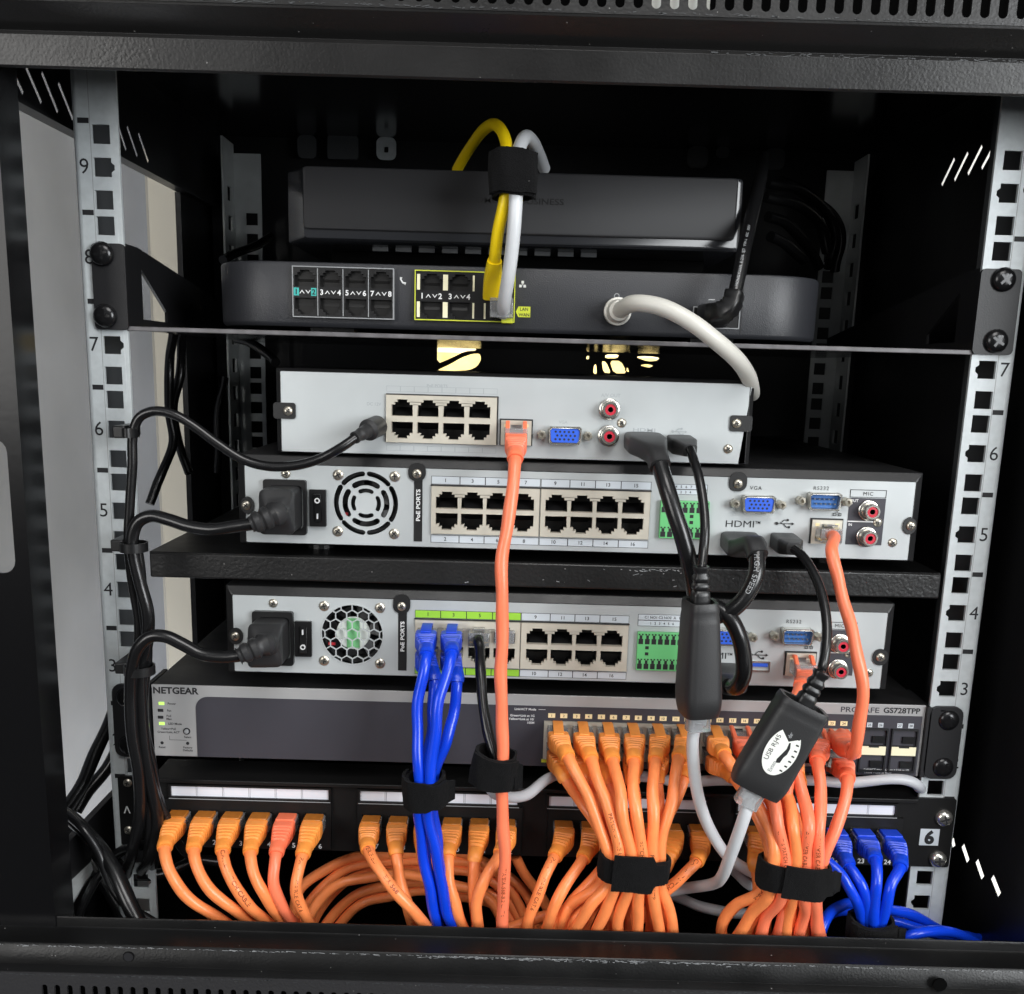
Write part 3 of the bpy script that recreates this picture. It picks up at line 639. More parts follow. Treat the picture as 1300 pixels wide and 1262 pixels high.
def inlet_switch(root, a0, a1, s0, s1, flip):
    """power inlet frame and rocker switch, given their photo corners"""
    (x0, z1), (x1, z0) = XZ(*a0), XZ(*a1); mb = MB(); c = ((x0 + x1) / 2, (z0 + z1) / 2)
    mb.plate(rrect(c[0], c[1], x1 - x0, z1 - z0, 1.6), [rrect(c[0] + .6, c[1], (x1 - x0) * .80, (z1 - z0) * .80, 3)], -2.6, .5); mb.plate(rrect(c[0], c[1], x1 - x0 - 1, z1 - z0 - 1, 1), (), 4, 5)
    obj('power_inlet', mb, 'plastic', root, bevel=.3)
    (u0, v1), (u1, v0) = XZ(*s0), XZ(*s1); q = ((u0 + u1) / 2, (v0 + v1) / 2); mb = MB()
    mb.plate(rrect(q[0], q[1], u1 - u0, v1 - v0, .6), [rrect(q[0], q[1], (u1 - u0) * .5, (v1 - v0) * .78, 1.6)], -1.8, .5); sw = obj('power_switch', mb, 'plastic', root, bevel=.25)
    h = (v1 - v0) * .385; t = .9 if flip else -.9; hw = (u1 - u0) * .235; mb = MB()
    mb.loft([[Vector((q[0] - hw, y, z)), Vector((q[0] + hw, y, z)), Vector((q[0] + hw, 1, z)), Vector((q[0] - hw, 1, z))] for y, z in ((-2.4 - t, q[1] - h), (-1.5, q[1]), (-2.4 + t, q[1] + h))])
    rk = obj('rocker', mb, 'plastic', sw, bevel=.3)
    zo, zi = (q[1] + h * .55, q[1] - h * .55) if not flip else (q[1] - h * .55, q[1] + h * .55)
    yo = -2.2 - (t * -.55 if not flip else t * .55) - .35
    mb = MB(); mb.plate(circ(q[0], zo, 1.5, 16), [circ(q[0], zo, .9, 12)], -3.15, -2.0); obj('off_mark', mb, 'white_ink', sw)
    mb = MB(); mb.box(q[0] - .35, q[0] + .35, -3.15, -2.0, zi - 1.4, zi + 1.4); obj('on_mark', mb, 'white_ink', sw)
    return c

def recorder_16(name, label, X0, X1, Z0, Z1, c):
    r = thing(name, label, 'video recorder', ((X0 + X1) / 2, 0, Z0 - 6), 'silver 16 port recorders')
    shell(r, X0, X1, Z0, Z1, 285); feet(r, X0 + 40, X1 - 40, Z0 - 6, 6)
    holes = []
    fx, fz = XZ(*c['fan'])
    if c['grille'] == 'arc':
        for a in (63, 117): holes.append(arc_slot(fx, fz, 14.9, 17.7, a - 21, a + 21)); holes.append(arc_slot(fx, fz, 14.9, 17.7, -a - 21, -a + 21))
        for a in (0, 180): holes.append(arc_slot(fx, fz, 14.9, 17.7, a - 32, a + 32))
        for a in (0, 90, 180, 270):
            holes.append(arc_slot(fx, fz, 9.9, 13.0, a - 33, a + 33)); holes.append(arc_slot(fx, fz, 5.9, 8.3, a - 26, a + 26))
    else: holes.append(circ(fx, fz, 17.4, 40))
    blocks = []
    for (b0, b1, cols) in c['blocks']:
        xa, xb = XZ(b0, c['by'])[0], XZ(b1, c['by'])[0]; blocks.append((xa, xb, [XZ(q, c['by'])[0] for q in cols]))
    zt, zb = c['bz']
    holes.append(rect2(blocks[0][0] + .4, blocks[0][1] - .4, zb + .4, zt - .4)); holes.append(rect2(blocks[1][0] + .4, blocks[1][1] - .4, zb + .4, zt - .4))
    mb = MB(); mb.plate(rect2(X0 + 4.3, X1 - 4.3, Z0 + 1, Z1 - 4.8), holes, .5, 2.0); obj('back_plate', mb, 'silver', r)
    for xa, xb, cx in blocks:
        port_block(r, xa, xb, zb, zt, cx, ((zb + (zt - zb) * .715, 1), (zb + (zt - zb) * .265, -1)))
    mb = MB(); mb.box(blocks[0][0] - .5, blocks[1][1] + .5, -.3, .4, zt + .05, zt + .75); obj('gasket', mb, 'ink', r)
    # labels
    for k, (xa, xb, cx) in enumerate(blocks):
        ed = [xa - .2] + [(cx[i] + cx[i + 1]) / 2 for i in range(3)] + [xb + .2]
        f = c['fill'][k]
        o = 8 * k
        cells(r, ed, zt + .9, zt + 5.4, f, [str(o + 1), str(o + 3), str(o + 5), str(o + 7) if not (k == 0 and c.get('hide7')) else ''], .36)
        cells(r, ed, zb - 5.2, zb - .9, f, [str(o + 2), str(o + 4), str(o + 6), str(o + 8)], .36)
    fan(r, fx, fz, 17.8, c['grille'])
    if c['grille'] == 'hex':
        mb = MB(); R = 17.9; hx = []; p = 6.15; rr_ = p / math.sqrt(3) * .91
        def clip(poly, R):
            out = poly
            for k in range(40):
                a = 2 * math.pi * (k + .5) / 40; nx, nz = math.cos(a), math.sin(a); lim = R * math.cos(math.pi / 40); new = []
                for i in range(len(out)):
                    A, B = out[i], out[(i + 1) % len(out)]; da = (A[0] - fx) * nx + (A[1] - fz) * nz - lim; db = (B[0] - fx) * nx + (B[1] - fz) * nz - lim
                    if da <= 0: new.append(A)
                    if da * db < 0: t = da / (da - db); new.append((A[0] + (B[0] - A[0]) * t, A[1] + (B[1] - A[1]) * t))
                out = new
                if len(out) < 3: return None
            return out
        for i in range(-5, 6):
            for j in range(-5, 6):
                cx, cz = fx + p * (i + .5 * (j % 2)), fz + p * .866 * j
                q = clip([(cx + rr_ * math.cos(math.radians(60 * t + 30)), cz + rr_ * math.sin(math.radians(60 * t + 30))) for t in range(6)], R - .7)
                if q and len(q) >= 3 and abs(sum(q[t][0] * q[(t + 1) % len(q)][1] - q[(t + 1) % len(q)][0] * q[t][1] for t in range(len(q)))) > 5: hx.append(q)
        mb.plate(circ(fx, fz, R, 40), hx, .1, 1.2); obj('fan_grille', mb, 'silver', r)
        mb = MB(); mb.lathe((fx, 4.3, fz), [(0, 9.6), (.15, 9.5)], 32); st = obj('fan_sticker', mb, 'hub_white', r)
        mb = MB(); mb.box(fx - 3.6, fx + 3.6, 3.9, 4.1, fz - 8.6, fz + 8.6); obj('sticker_band', mb, 'hub_green', st)
    for q in c['screws']: x, z = XZ(*q); screw(r, x, z, .5, ME_SCREW_W)
    for q in c.get('small', ()): x, z = XZ(*q); screw(r, x, z, .5)
    # tabs of the cover with their screws
    for (q, side) in c['tabs']:
        x, z = XZ(*q)
        if side == 'l': tab(r, (X0 + 2 + x + 4.2) / 2, z, x + 4.2 - X0 - 2, 9.6, 4.3, sc=(x, z))
        elif side == 'r': tab(r, (X1 - 2 + x - 4.2) / 2, z, X1 - 2 - x + 4.2, 9.6, 4.3, sc=(x, z))
        else: tab(r, x, (Z1 - 2 + z - 4.2) / 2, 9.6, Z1 - 2 - z + 4.2, 4.3, sc=(x, z))
    (xa, za), (xb, zb2) = XZ(*c['bar'][0]), XZ(*c['bar'][1])
    mb = MB(); mb.box(xa, xb, .1, .6, zb2, za); b = obj('port_bar', mb, 'cover', r)
    text('PoE PORTS', ((xa + xb) / 2, .02, (za + zb2) / 2 + 2.5), 2.1, 'white_ink', b, width=17.5, bold=.03, rot=math.pi / 2)
    c['_inlet'] = inlet_switch(r, *c['inlet'], *c['switch'], c['flip'])
    x, z = XZ(*c['vga']); dsub(r, x, z); x, z = XZ(*c['rs']); dsub(r, x, z, True)
    for s, q, cap in c['texts']:
        x, z = XZ(*q); text(s, (x, .3, z), cap, 'ink', r, bold=0.0, space=1.2)
    x, z = XZ(*c['hdmi_t']); text('HDMI', (x - 1.5, .3, z), 3.6, 'ink', r, width=15.5, bold=0.0); text('TM', (x + 8.2, .3, z + 1), 1.5, 'ink', r)
    x, z = XZ(*c['usb_i']); usb_icon(r, x, z, 1.0); x, z = XZ(*c['net_i']); net_icon(r, x, z)
    (xa, za), (xb, zb2) = XZ(*c['mic'][0]), XZ(*c['mic'][1]); mb = MB(); mb.box(xa, xb, .25, .55, zb2, za); mp = obj('audio_panel', mb, 'sw_dark', r)
    mb = MB(); mb.box(xa, xb - 4, .1, .3, (za + zb2) / 2 - .3, (za + zb2) / 2 + .3); obj('divider', mb, 'white_ink', mp)
    mb = MB(); mb.plate(rect2(xa, xb, za + .3, za + 4.6), [rect2(xa + .3, xb - .3, za + .6, za + 4.3)], .25, .55); obj('audio_heading', mb, 'ink', r)
    text('MIC', ((xa + xb) / 2, .3, za + 2.45), 2.0, 'ink', r, bold=0.0, space=1.2)
    text('OUT', (xa + 2.6, .15, za - 1.5), 1.5, 'white_ink', mp); text('IN', (xa + 1.6, .15, (za + zb2) / 2 - 1.8), 1.4, 'white_ink', mp)
    for q in c['rca']: x, z = XZ(*q); rca(r, x, z)
    x, z = XZ(*c['lan']); lan_port(r, x, z)
    (xa, za), (xb, zb2) = XZ(*c['term'][0]), XZ(*c['term'][1]); terminal(r, xa, xb, zb2, za, c['tn'])
    (xc, zc), (xd, zd) = XZ(*c['tl'][0]), XZ(*c['tl'][1])
    e = [xc + (xd - xc) * k / 1 for k in range(2)]
    cells(r, e, (zc + zd) / 2, zc, 'label_pale', [c['tt'][0]], .36, 1.4); cells(r, e, zd, (zc + zd) / 2, 'label_pale', [c['tt'][1]], .36, 1.3)
    return r

A = dict(fan=(464.3, 639.4), grille='arc', blocks=((547.6, 684.6, (567.3, 599.3, 631.3, 663.8)), (686.2, 824.7, (706.1, 738.3, 770.8, 803.3))), by=650,
         bz=(XZ(620, 619.2)[1] + .2, XZ(620, 679.2)[1] + .1), fill=('label_pale', 'label_pale'), screws=((429.2, 603), (501.2, 605), (428.7, 674.7), (500.3, 677.8)),
         small=((362.8, 601.5), (1114.4, 663.4), (1133.5, 689)), tabs=(((312.9, 641.3), 'l'), ((529.5, 601.2), 't'), ((936.9, 614), 't'), ((1155.9, 667.5), 'r')), bar=((525.8, 606), (535.7, 687.6)),
         inlet=((335, 607.7), (390.5, 678.8)), switch=((393.2, 621), (414.8, 668.2)), flip=False, vga=(961.2, 639.3), rs=(1044.3, 635.7),
         texts=(('VGA', (959.8, 619.6), 2.0), ('RS232', (1042.9, 619.9), 2.0)), hdmi_t=(943, 665.3), usb_i=(995.8, 664.8), net_i=(1063, 650.5), mic=((1079, 632), (1119, 692.5)),
         rca=((1102.5, 648), (1099.7, 681.4)), lan=(1048.5, 675), term=((838.5, 634.5), (897, 684)), tn=7, tl=((838, 614), (898, 629)), tt=('4   5   6   7', '1   2   3   4'))
recorder_16('video_recorder', 'long silver recorder with round slotted fan grille, standing on the lower shelf', -168.5, 206.2, 183.6, 233.0, A)
B = dict(fan=(447, 806), grille='hex', blocks=((527, 660, (543.2, 574.6, 608.3, 640.3)), (661.2, 796.8, (681.7, 712.9, 744.2, 776.2))), by=818,
         bz=(XZ(594, 788.6)[1] + .2, XZ(594, 846.6)[1] + .1), fill=('green_label', 'label_pale'), hide7=True, screws=((411.4, 769.5), (482.4, 772), (411.4, 839), (482.4, 842.6)),
         small=((346.6, 766), (1078, 830), (1103, 854.5)), tabs=(((299, 807.4), 'l'), ((510, 769.5), 't'), ((1117.3, 834.2), 'r')), bar=((505.6, 775), (516, 851.5)),
         inlet=((321, 774.6), (374, 844)), switch=((374.6, 788), (396.6, 833)), flip=True, vga=(926, 807), rs=(1010.1, 806.5),
         texts=(('VGA', (924, 786.5), 2.0), ('RS232', (1008.2, 789.3), 2.0)), hdmi_t=(908, 832.5), usb_i=(963, 831.5), net_i=(1027, 819.5), mic=((1044, 799.5), (1082, 858)),
         rca=((1066, 817), (1063.3, 849)), lan=(1015.7, 843), term=((809.3, 801), (872, 851)), tn=8, tl=((810.5, 779.7), (872, 796.6)), tt=('C1 NO1 C2 NO2  A   B', '1   2   3   4   5   6'))
RB = recorder_16('video_recorder', 'long silver recorder with honeycomb fan grille and lime port labels, standing on the switch', -177.2, 198.6, 108.8, 159.4, B)
x, z = XZ(962.2, 845.8); mb = MB(); mb.plate(rect2(x - 6.8, x + 6.8, z - 3, z + 3), [rect2(x - 6.1, x + 6.1, z - 2.3, z + 2.3)], -.6, .6); mb.cur = 1; mb.box(x - 6.2, x + 6.2, 2, 3, z - 2.4, z + 2.4)
u = obj('usb_port', mb, ['steel', 'ink'], RB); mb = MB(); mb.box(x - 5.4, x + 5.4, -.3, 2, z - .2, z + 1.7); obj('tongue', mb, 'blue_plastic', u)

# short recorder on top
x0, x1, z0, z1 = -146.5, 110.5, 234.6, 279.5
R1 = thing('video_recorder', 'short silver recorder with eight network ports, resting on the long one', 'video recorder', (-18, 0, 234))
o = [(x0, z0), (x1, z0), (x1, z1), (x0, z1)]
shell(R1, x0, x1, z0, z1, 215, 1.6, 3.0, .8)
bx0, bz1 = XZ(490.5, 501.6); bx1, bz0 = XZ(629.9, 565.5); bz0 -= 0; zt = (XZ(490.5, 501)[1] + XZ(630, 504.4)[1]) / 2; zb = (XZ(490.5, 561)[1] + XZ(630, 565)[1]) / 2
mb = MB(); mb.plate([(x0 + 2.8, z0 + .6), (x1 - 6.5, z0 + .6), (x1 - 1.8, z1 - 1.4), (x0 + 2.8, z1 - 1.4)], [rect2(bx0 + .4, bx1 - .4, zb + .4, zt - .4)], .5, 2); obj('back_plate', mb, 'silver', R1)
cx = [XZ(q, 532)[0] for q in (510.9, 543.5, 576.2, 608.9)]
port_block(R1, bx0, bx1, zb, zt, cx, ((zb + (zt - zb) * .735, 1), (zb + (zt - zb) * .265, -1)), .95)
mb = MB(); mb.box(bx0 - .2, bx1 + .7, -.3, .4, zt + .03, zt + .6); mb.box(bx1 + .05, bx1 + .7, -.3, .4, zb, zt); obj('gasket', mb, 'ink', R1)
for zz in (zt + 1.6, zb - 4.6):
    for k in range(8):
        a = bx0 + (bx1 - bx0) * k / 8; b = bx0 + (bx1 - bx0) * (k + 1) / 8; mb = MB(); mb.plate(rect2(a, b, zz, zz + 3), [rect2(a + .18, b - .18, zz + .18, zz + 2.82)], .38, .6); obj('faint_label', mb, 'ink_faint', R1)
x, z = XZ(555, 490); text('PoE PORTS', (x, .4, z), 1.6, 'ink_faint', R1)
x, z = XZ(775.5, 502); text('A/V OUT', (x, .4, z), 1.8, 'ink_faint', R1)
x, z = XZ(470, 520); text('DC 12V', (x + 2, .4, z + 3), 1.6, 'ink_faint', R1)
x, z = XZ(715, 536); text('VGA', (x, .4, z), 1.6, 'ink_faint', R1)
x, z = XZ(818, 546); text('HDMI', (x, .4, z), 1.8, 'ink_faint', R1, width=12); x, z = XZ(862, 548); usb_icon(R1, x, z, .8, 'ink_faint')
x, z = XZ(655.2, 549.5); lan_port(R1, x, z)
x, z = XZ(716.7, 552.4); dsub(R1, x, z, xs=12.4)
for q in ((773.7, 519.6), (772.4, 553.3)): x, z = XZ(*q); rca(R1, x, z)
for q in ((789.4, 537), (924.5, 570)): x, z = XZ(*q); screw(R1, x, z, .5)
x, z = XZ(366, 521.5); tab(R1, x - 2.0, z, 12, 8.6, 1.6, sc=(x, z)); x, z = XZ(935, 537.5); tab(R1, x + 2.4, z, 12, 8.6, 1.6, sc=(x, z))
x, z = XZ(478, 541); mb = MB(); mb.lathe((x, 0, z), [(0, 4.6), (1.2, 4.6), (1.2, 3.0), (0, 3.0)], 20); obj('power_jack', mb, 'plastic', R1)

# ------------------------------------------------------------------ modem and the gateway box on it
md = thing('modem', 'wide charcoal modem with rounded ends and yellow framed ports, standing on the upper shelf', 'modem', (-17, 20, 299))
MY = 7.0
def XM(x, y): p = P(x, y, MY); return p.x, p.z
def plan(x0, x1, y0, y1, r, n=10): return rrect((x0 + x1) / 2, (y0 + y1) / 2, x1 - x0, y1 - y0, r, n)
tb = [XM(372.3, 337.9), XM(500.8, 406.3)]; yb = [XM(527.4, 343.2), XM(653, 410)]
mz0, mz1 = 301.6, 335.0
mb = MB(); o = plan(-187, 152, MY, 200, 36)
mb.loft([[Vector((x, y, z)) for x, y in plan(-184.5 + d, 150.5 - d, MY + d, 200 - d, 36 - d)] for z, d in ((mz0, 2), (mz0 + 1.2, .6), (mz0 + 2.5, .2), (mz1 - 1.5, 0), (mz1 - .4, .5), (mz1, 1.5))])
obj('body', mb, 'modem', md, smooth=40)
for x in (-120, 90):
    for y in (30, 150): mb = MB(); mb.box(x - 12, x + 12, y - 6, y + 6, 298.9, mz0 + .3); obj('foot', mb, 'plastic', md)
def inset_ports(name, x0, x1, z0, z1, cols, rowz, frame, nums, fy=MY):
    holes = [jack_outline(cx, cz, u, .98) for cx in cols for cz, u in ((rowz[0], 1), (rowz[1], -1))]
    mb = MB(); mb.plate(rect2(x0, x1, z0, z1), holes, fy - 10.5, fy + .5)
    return mb
MJ = {u: jack_mesh(u, .9, 3.05, 'jack') for u in (1, -1)}
def mport(name, x0, x1, z0, z1, cols, rows, line, body, bars):
    t = .5; mb = MB(); mb.plate(rect2(x0, x1, z0, z1), [rect2(x0 + t, x1 - t, z0 + t, z1 - t)], MY - 3.4, MY + .3); p = obj(name, mb, line, md)
    holes = [jack_outline(cx, cz, u, .92) for cx in cols for cz, u in rows]
    mb = MB(); mb.plate(rect2(x0 + t, x1 - t, z0 + t, z1 - t), holes, MY - 3.1, MY + .4); obj('port_plate', mb, body, p)
    for cx in cols:
        for cz, u in rows:
            inst('jack', MJ[u], p, (cx, MY - 3.1, cz))
    for a, b, c_, d_ in bars: mb = MB(); mb.box(a, b, MY - 3.5, MY - .3, c_, d_); obj('separator', mb, line, p)
    return p
x0, z1 = tb[0]; x1, z0 = tb[1]; dx = (x1 - x0) / 4; cols = [x0 + dx * (k + .5) for k in range(4)]; zm = (z0 + z1) / 2
pt = mport('phone_port_block', x0, x1, z0, z1, cols, ((zm + 6.9, 1), (zm - 7.3, -1)), 'grey_ink', 'plastic', [])
for k, s in enumerate(('1\u2227\u22282', '3\u2227\u22284', '5\u2227\u22286', '7\u2227\u22288')):
    a, b = s[0], s[-1]
    for ch, ddx in ((a, -4.6), (b, 4.6)):
        if k == 0:
            mb = MB(); mb.box(cols[k] + ddx - 1.4, cols[k] + ddx + 1.4, MY - 3.25, MY - 3, zm - 2, zm + 2); obj('teal_patch', mb, 'teal', pt)
        text(ch, (cols[k] + ddx, MY - 3.35, zm), 2.6, 'ink' if k == 0 else 'white_ink', pt, bold=.03, name='number')
    for sgn, ddx in ((1, -1.6), (-1, 1.6)):
        mb = MB(); q = cols[k] + ddx; mb.plate([(q - 1.4, zm - .9 * sgn), (q - .9, zm - .9 * sgn), (q, zm + .3 * sgn), (q + .9, zm - .9 * sgn), (q + 1.4, zm - .9 * sgn), (q, zm + 1.0 * sgn)], (), MY - 3.25, MY - 3); obj('arrow', mb, 'white_ink', pt)
    if k: mb = MB(); q = x0 + dx * k + .8; q -= .8; mb.box(q - .2, q + .2, MY - 3.4, MY - 3, z0 + 1, z1 - 1); obj('rib', mb, 'grey_ink', pt)
x0, z1 = yb[0]; x1, z0 = yb[1]; zm = (z0 + z1) / 2 - .3; cols = [XM(q, 375)[0] for q in (548.5, 584, 636)]
py = mport('network_port_block', x0, x1, z0, z1, cols, ((zm + 7.1, 1), (zm - 7.1, -1)), 'yellow_line', 'plastic', [])
for q, wd in ((532, 1.6), (566, 2.6), (601.5, 1.0), (616, 1.0)):
    a = XM(q, 375)[0]
    for s in (1, -1): mb = MB(); mb.box(a - wd / 2, a + wd / 2, MY - 3.5, MY - 3, zm + s * 7 - 4, zm + s * 7 + 4); obj('light_pipe', mb, 'sfp', py)
for k, (a, b) in enumerate((('1', '2'), ('3', '4'))):
    for ch, ddx in ((a, -5), (b, 4.6)): text(ch, (cols[k] + ddx, MY - 3.35, zm), 2.7, 'white_ink', py, bold=.03, name='number')
    for sgn, ddx in ((1, -1.7), (-1, 1.7)):
        mb = MB(); q = cols[k] + ddx; mb.plate([(q - 1.4, zm - .9 * sgn), (q - .9, zm - .9 * sgn), (q, zm + .3 * sgn), (q + .9, zm - .9 * sgn), (q + 1.4, zm - .9 * sgn), (q, zm + 1.0 * sgn)], (), MY - 3.25, MY - 3); obj('arrow', mb, 'white_ink', py)
a, b = XM(655, 389), XM(673, 403); mb = MB(); mb.plate([(a[0], (a[1] + b[1]) / 2), (a[0] + 1.4, a[1]), (b[0], a[1]), (b[0], b[1]), (a[0] + 1.4, b[1])], (), MY - .2, MY + .2); lb = obj('port_sign', mb, 'yellow_line', md)
text('LAN', ((a[0] + b[0]) / 2 + .5, MY - .25, (a[1] + b[1]) / 2 + 1.4), 1.6, 'ink', lb, bold=.02); text('WAN', ((a[0] + b[0]) / 2 + .5, MY - .25, (a[1] + b[1]) / 2 - 1.5), 1.6, 'ink', lb, bold=.02)
x, z = XM(512.3, 356.5); mb = MB(); mb.tube([Vector((x - 1.3, MY - .1, z + 1.8)), Vector((x - 1.5, MY - .1, z + .6)), Vector((x - .4, MY - .1, z - 1)), Vector((x + 1.2, MY - .1, z - 1.5))], lambda i: (.75, .45, .45, .75)[i], 8); obj('phone_symbol', mb, 'white_ink', md)
x, z = XM(663.5, 361); mb = MB()
for a, b in ((0, 1.1), (-1.1, -.9), (1.1, -.9)): mb.box(x + a - .7, x + a + .7, MY - .1, MY + .2, z + b - .7, z + b + .7)
mb.box(x - .2, x + .2, MY - .1, MY + .2, z - .5, z + .6); obj('network_symbol', mb, 'white_ink', md)
x, z = XM(903.5, 380.5); text('~', (x, MY - .1, z), .9, 'white_ink', md, width=3.4, bold=.05)
x, z = XM(783, 376); mb = MB(); mb.plate(circ(x, z, 1.5, 14), [circ(x, z, 1.1, 12)], MY - .1, MY + .1); obj('cable_symbol', mb, 'grey_ink', md)
(xa, za), (xb, zb) = XM(880, 389), XM(938, 418); mb = MB(); mb.plate(rect2(xa, xb, zb, za), [rect2(xa + .5, xb - .5, zb + .5, za - .5)], MY - .5, MY + .2); mb.cur = 1; mb.box(xa + .5, xb - .5, MY - .1, MY + .2, zb + .5, za - .5); obj('power_inlet', mb, ['grey_ink', 'jack'], md)
xs = XM(943, 380)[0]; mb = MB(); mb.box(xs - .25, xs + .25, MY - .06, MY + .1, mz0 + 3, mz1 - 2); obj('seam', mb, 'ink', md)
xs, zs = XM(783, 397); mb = MB(); mb.lathe((xs, MY, zs), [(-.5, 6.2), (1, 6.2), (1.2, 5.2), (9, 5.0), (9.2, 4.5)], 24); obj('coax_socket', mb, 'steel', md, smooth=40)

gw = thing('gateway_box', 'plain charcoal box with a row of vents, stacked on top of the rounded modem', 'gateway', (-20, 20, 335))
fx0, fz1 = XZ(381, 211); fx1, fz0 = XZ(939, 288 + 9.5)
fx0, fx1, fz0, fz1 = -131.5, 94.8, 351.6, 382.4
mb = MB()
def rr3(x0, x1, z0, z1, y, r=2.0): return [Vector((a, y, b)) for a, b in rrect((x0 + x1) / 2, (z0 + z1) / 2, x1 - x0, z1 - z0, r, 4)]
mb.loft([rr3(fx0 - 12, fx1 + 4, fz0 - 6, fz1 + 1, 150), rr3(fx0 - 12, fx1 + 4, fz0 - 6, fz1 + 1, 26), rr3(fx0 - .2, fx1 + 3.2, fz0 - 5.2, fz1 + .4, 9.6), rr3(fx0, fx1 + .8, fz0 - 4.2, fz1 + .3, 8.3)])
obj('body', mb, 'gateway_gloss', gw, smooth=30)
mb = MB(); mb.loft([rr3(fx0, fx1, fz0, fz1, 8.2), rr3(fx0, fx1, fz0, fz1, 7.2), rr3(fx0 + .5, fx1 - .5, fz0 + .5, fz1 - .5, 6.8)]); fp = obj('front_panel', mb, 'gateway', gw, smooth=30)
x, z = P(655, 255, 6.8).x, P(655, 255, 6.8).z
text('COMCAST BUSINESS', (x, 6.72, z), 3.0, 'jack', fp, width=50, bold=.008, name='embossed_lettering')
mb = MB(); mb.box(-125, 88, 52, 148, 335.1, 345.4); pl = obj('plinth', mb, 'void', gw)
for k in range(10):
    a = P(468 + 30.2 * k, 309 + .9 * k, 12.8); mb = MB(); mb.box(a.x, a.x + 8.6, 26.5, 29, 343.4, 346); obj('vent_rib', mb, 'rear_tab', pl, bevel=.2)
for k, q in enumerate((704, 714.5, 723, 731)):
    p = P(q, 213, 40); mb = MB(); mb.lathe((p.x, 25.5, 384.0), [(0, .9), (.5, .8)], 10); obj('indicator', mb, 'led_white', gw)

# ------------------------------------------------------------------ network switch
sw = thing('network_switch', 'grey and charcoal rack switch full of orange patch cables, bolted above the patch panel', 'network switch', (0, 0, 57))
sx0, sx1, sz0, sz1 = -220.5, 221.5, 57.6, 100.8
mb = MB(); mb.box(sx0, sx1, 1.0, 260, sz0, sz1); obj('chassis', mb, 'cover', sw, bevel=.4)
mb = MB(); mb.box(sx0, sx1, 0, 1.1, sz0, sz1); obj('front_plate', mb, 'sw_face', sw, bevel=.3)
dx0 = XZ(249.5, 920)[0]; dz1 = 94.3; r_ = 7; o = [(dx0, sz0 + .3), (sx1 - 1.5, sz0 + .3), (sx1 - 1.5, dz1)] + [(dx0 + r_ - r_ * math.sin(t), dz1 - r_ + r_ * math.cos(t)) for t in [math.pi / 2 * k / 8 for k in range(9)]]
SCX = [XZ(q, 940)[0] for q in [706.8 + 31.4 * k for k in range(6)] + [904.2 + 31.4 * k for k in range(6)]]
SR = (XZ(706.8, 926)[1] - .4, XZ(706.8, 952)[1] + .6)
bx = [(SCX[0] - 7.7, SCX[5] + 7.2), (SCX[6] - 7.2, SCX[11] + 7.2)]
sfp = [(XZ(1105, 945)[0] - .5, ), (XZ(1144.5, 948)[0], )]
bz0, bz1 = SR[1] - 6.0, SR[0] + 5.6
mb = MB(); mb.plate(o, [rect2(a + .3, b - .3, bz0 + .3, bz1 - .3) for a, b in bx], -.35, .3); dp = obj('dark_panel', mb, 'sw_dark', sw)
mb = MB(); mb.box(dx0 + 1, sx1 - 2, .31, .9, sz0 + 1, dz1 - 3); obj('panel_backing', mb, 'jack', sw)
for k, (a, b) in enumerate(bx):
    mb = MB(); cols = SCX[6 * k:6 * k + 6]
    mb.plate(rect2(a, b, bz0, bz1), [jack_outline(c_, z_, u, .98) for c_ in cols for z_, u in ((SR[0], 1), (SR[1], -1))], -1.2, -.2); pb = obj('port_block', mb, 'shield', sw, bevel=.15)
    for c_ in cols:
        for z_, u in ((SR[0], 1), (SR[1], -1)):
            mbj = MB(); oo = jack_outline(c_, z_, u, 1.0); n = len(oo); mbj.add([(q[0], -.15, q[1]) for q in oo], [list(range(n))]); obj('jack', mbj, 'jack', pb)
    for c_ in cols:
        for s in (-1, 1):
            mb = MB(); mb.box(c_ + s * 3.45 - 2.0, c_ + s * 3.45 + 2.0, -.5, -.2, bz1 + 1.9, bz1 + 4.6); l = obj('port_light', mb, 'led_amber', sw)
            if k or True:
                n_ = 2 * (SCX.index(c_)) + (1 if s < 0 else 2); text(str(n_), (c_ + s * 3.45, -.55, bz1 + 3.25), 1.4, 'ink', l, name='number')
mb = MB(); mb.box(bx[0][0] - .8, bx[0][0] + 7, -.5, -.2, bz0 - 2.3, bz0 - .2); obj('yellow_strip', mb, 'yellow_line', sw)
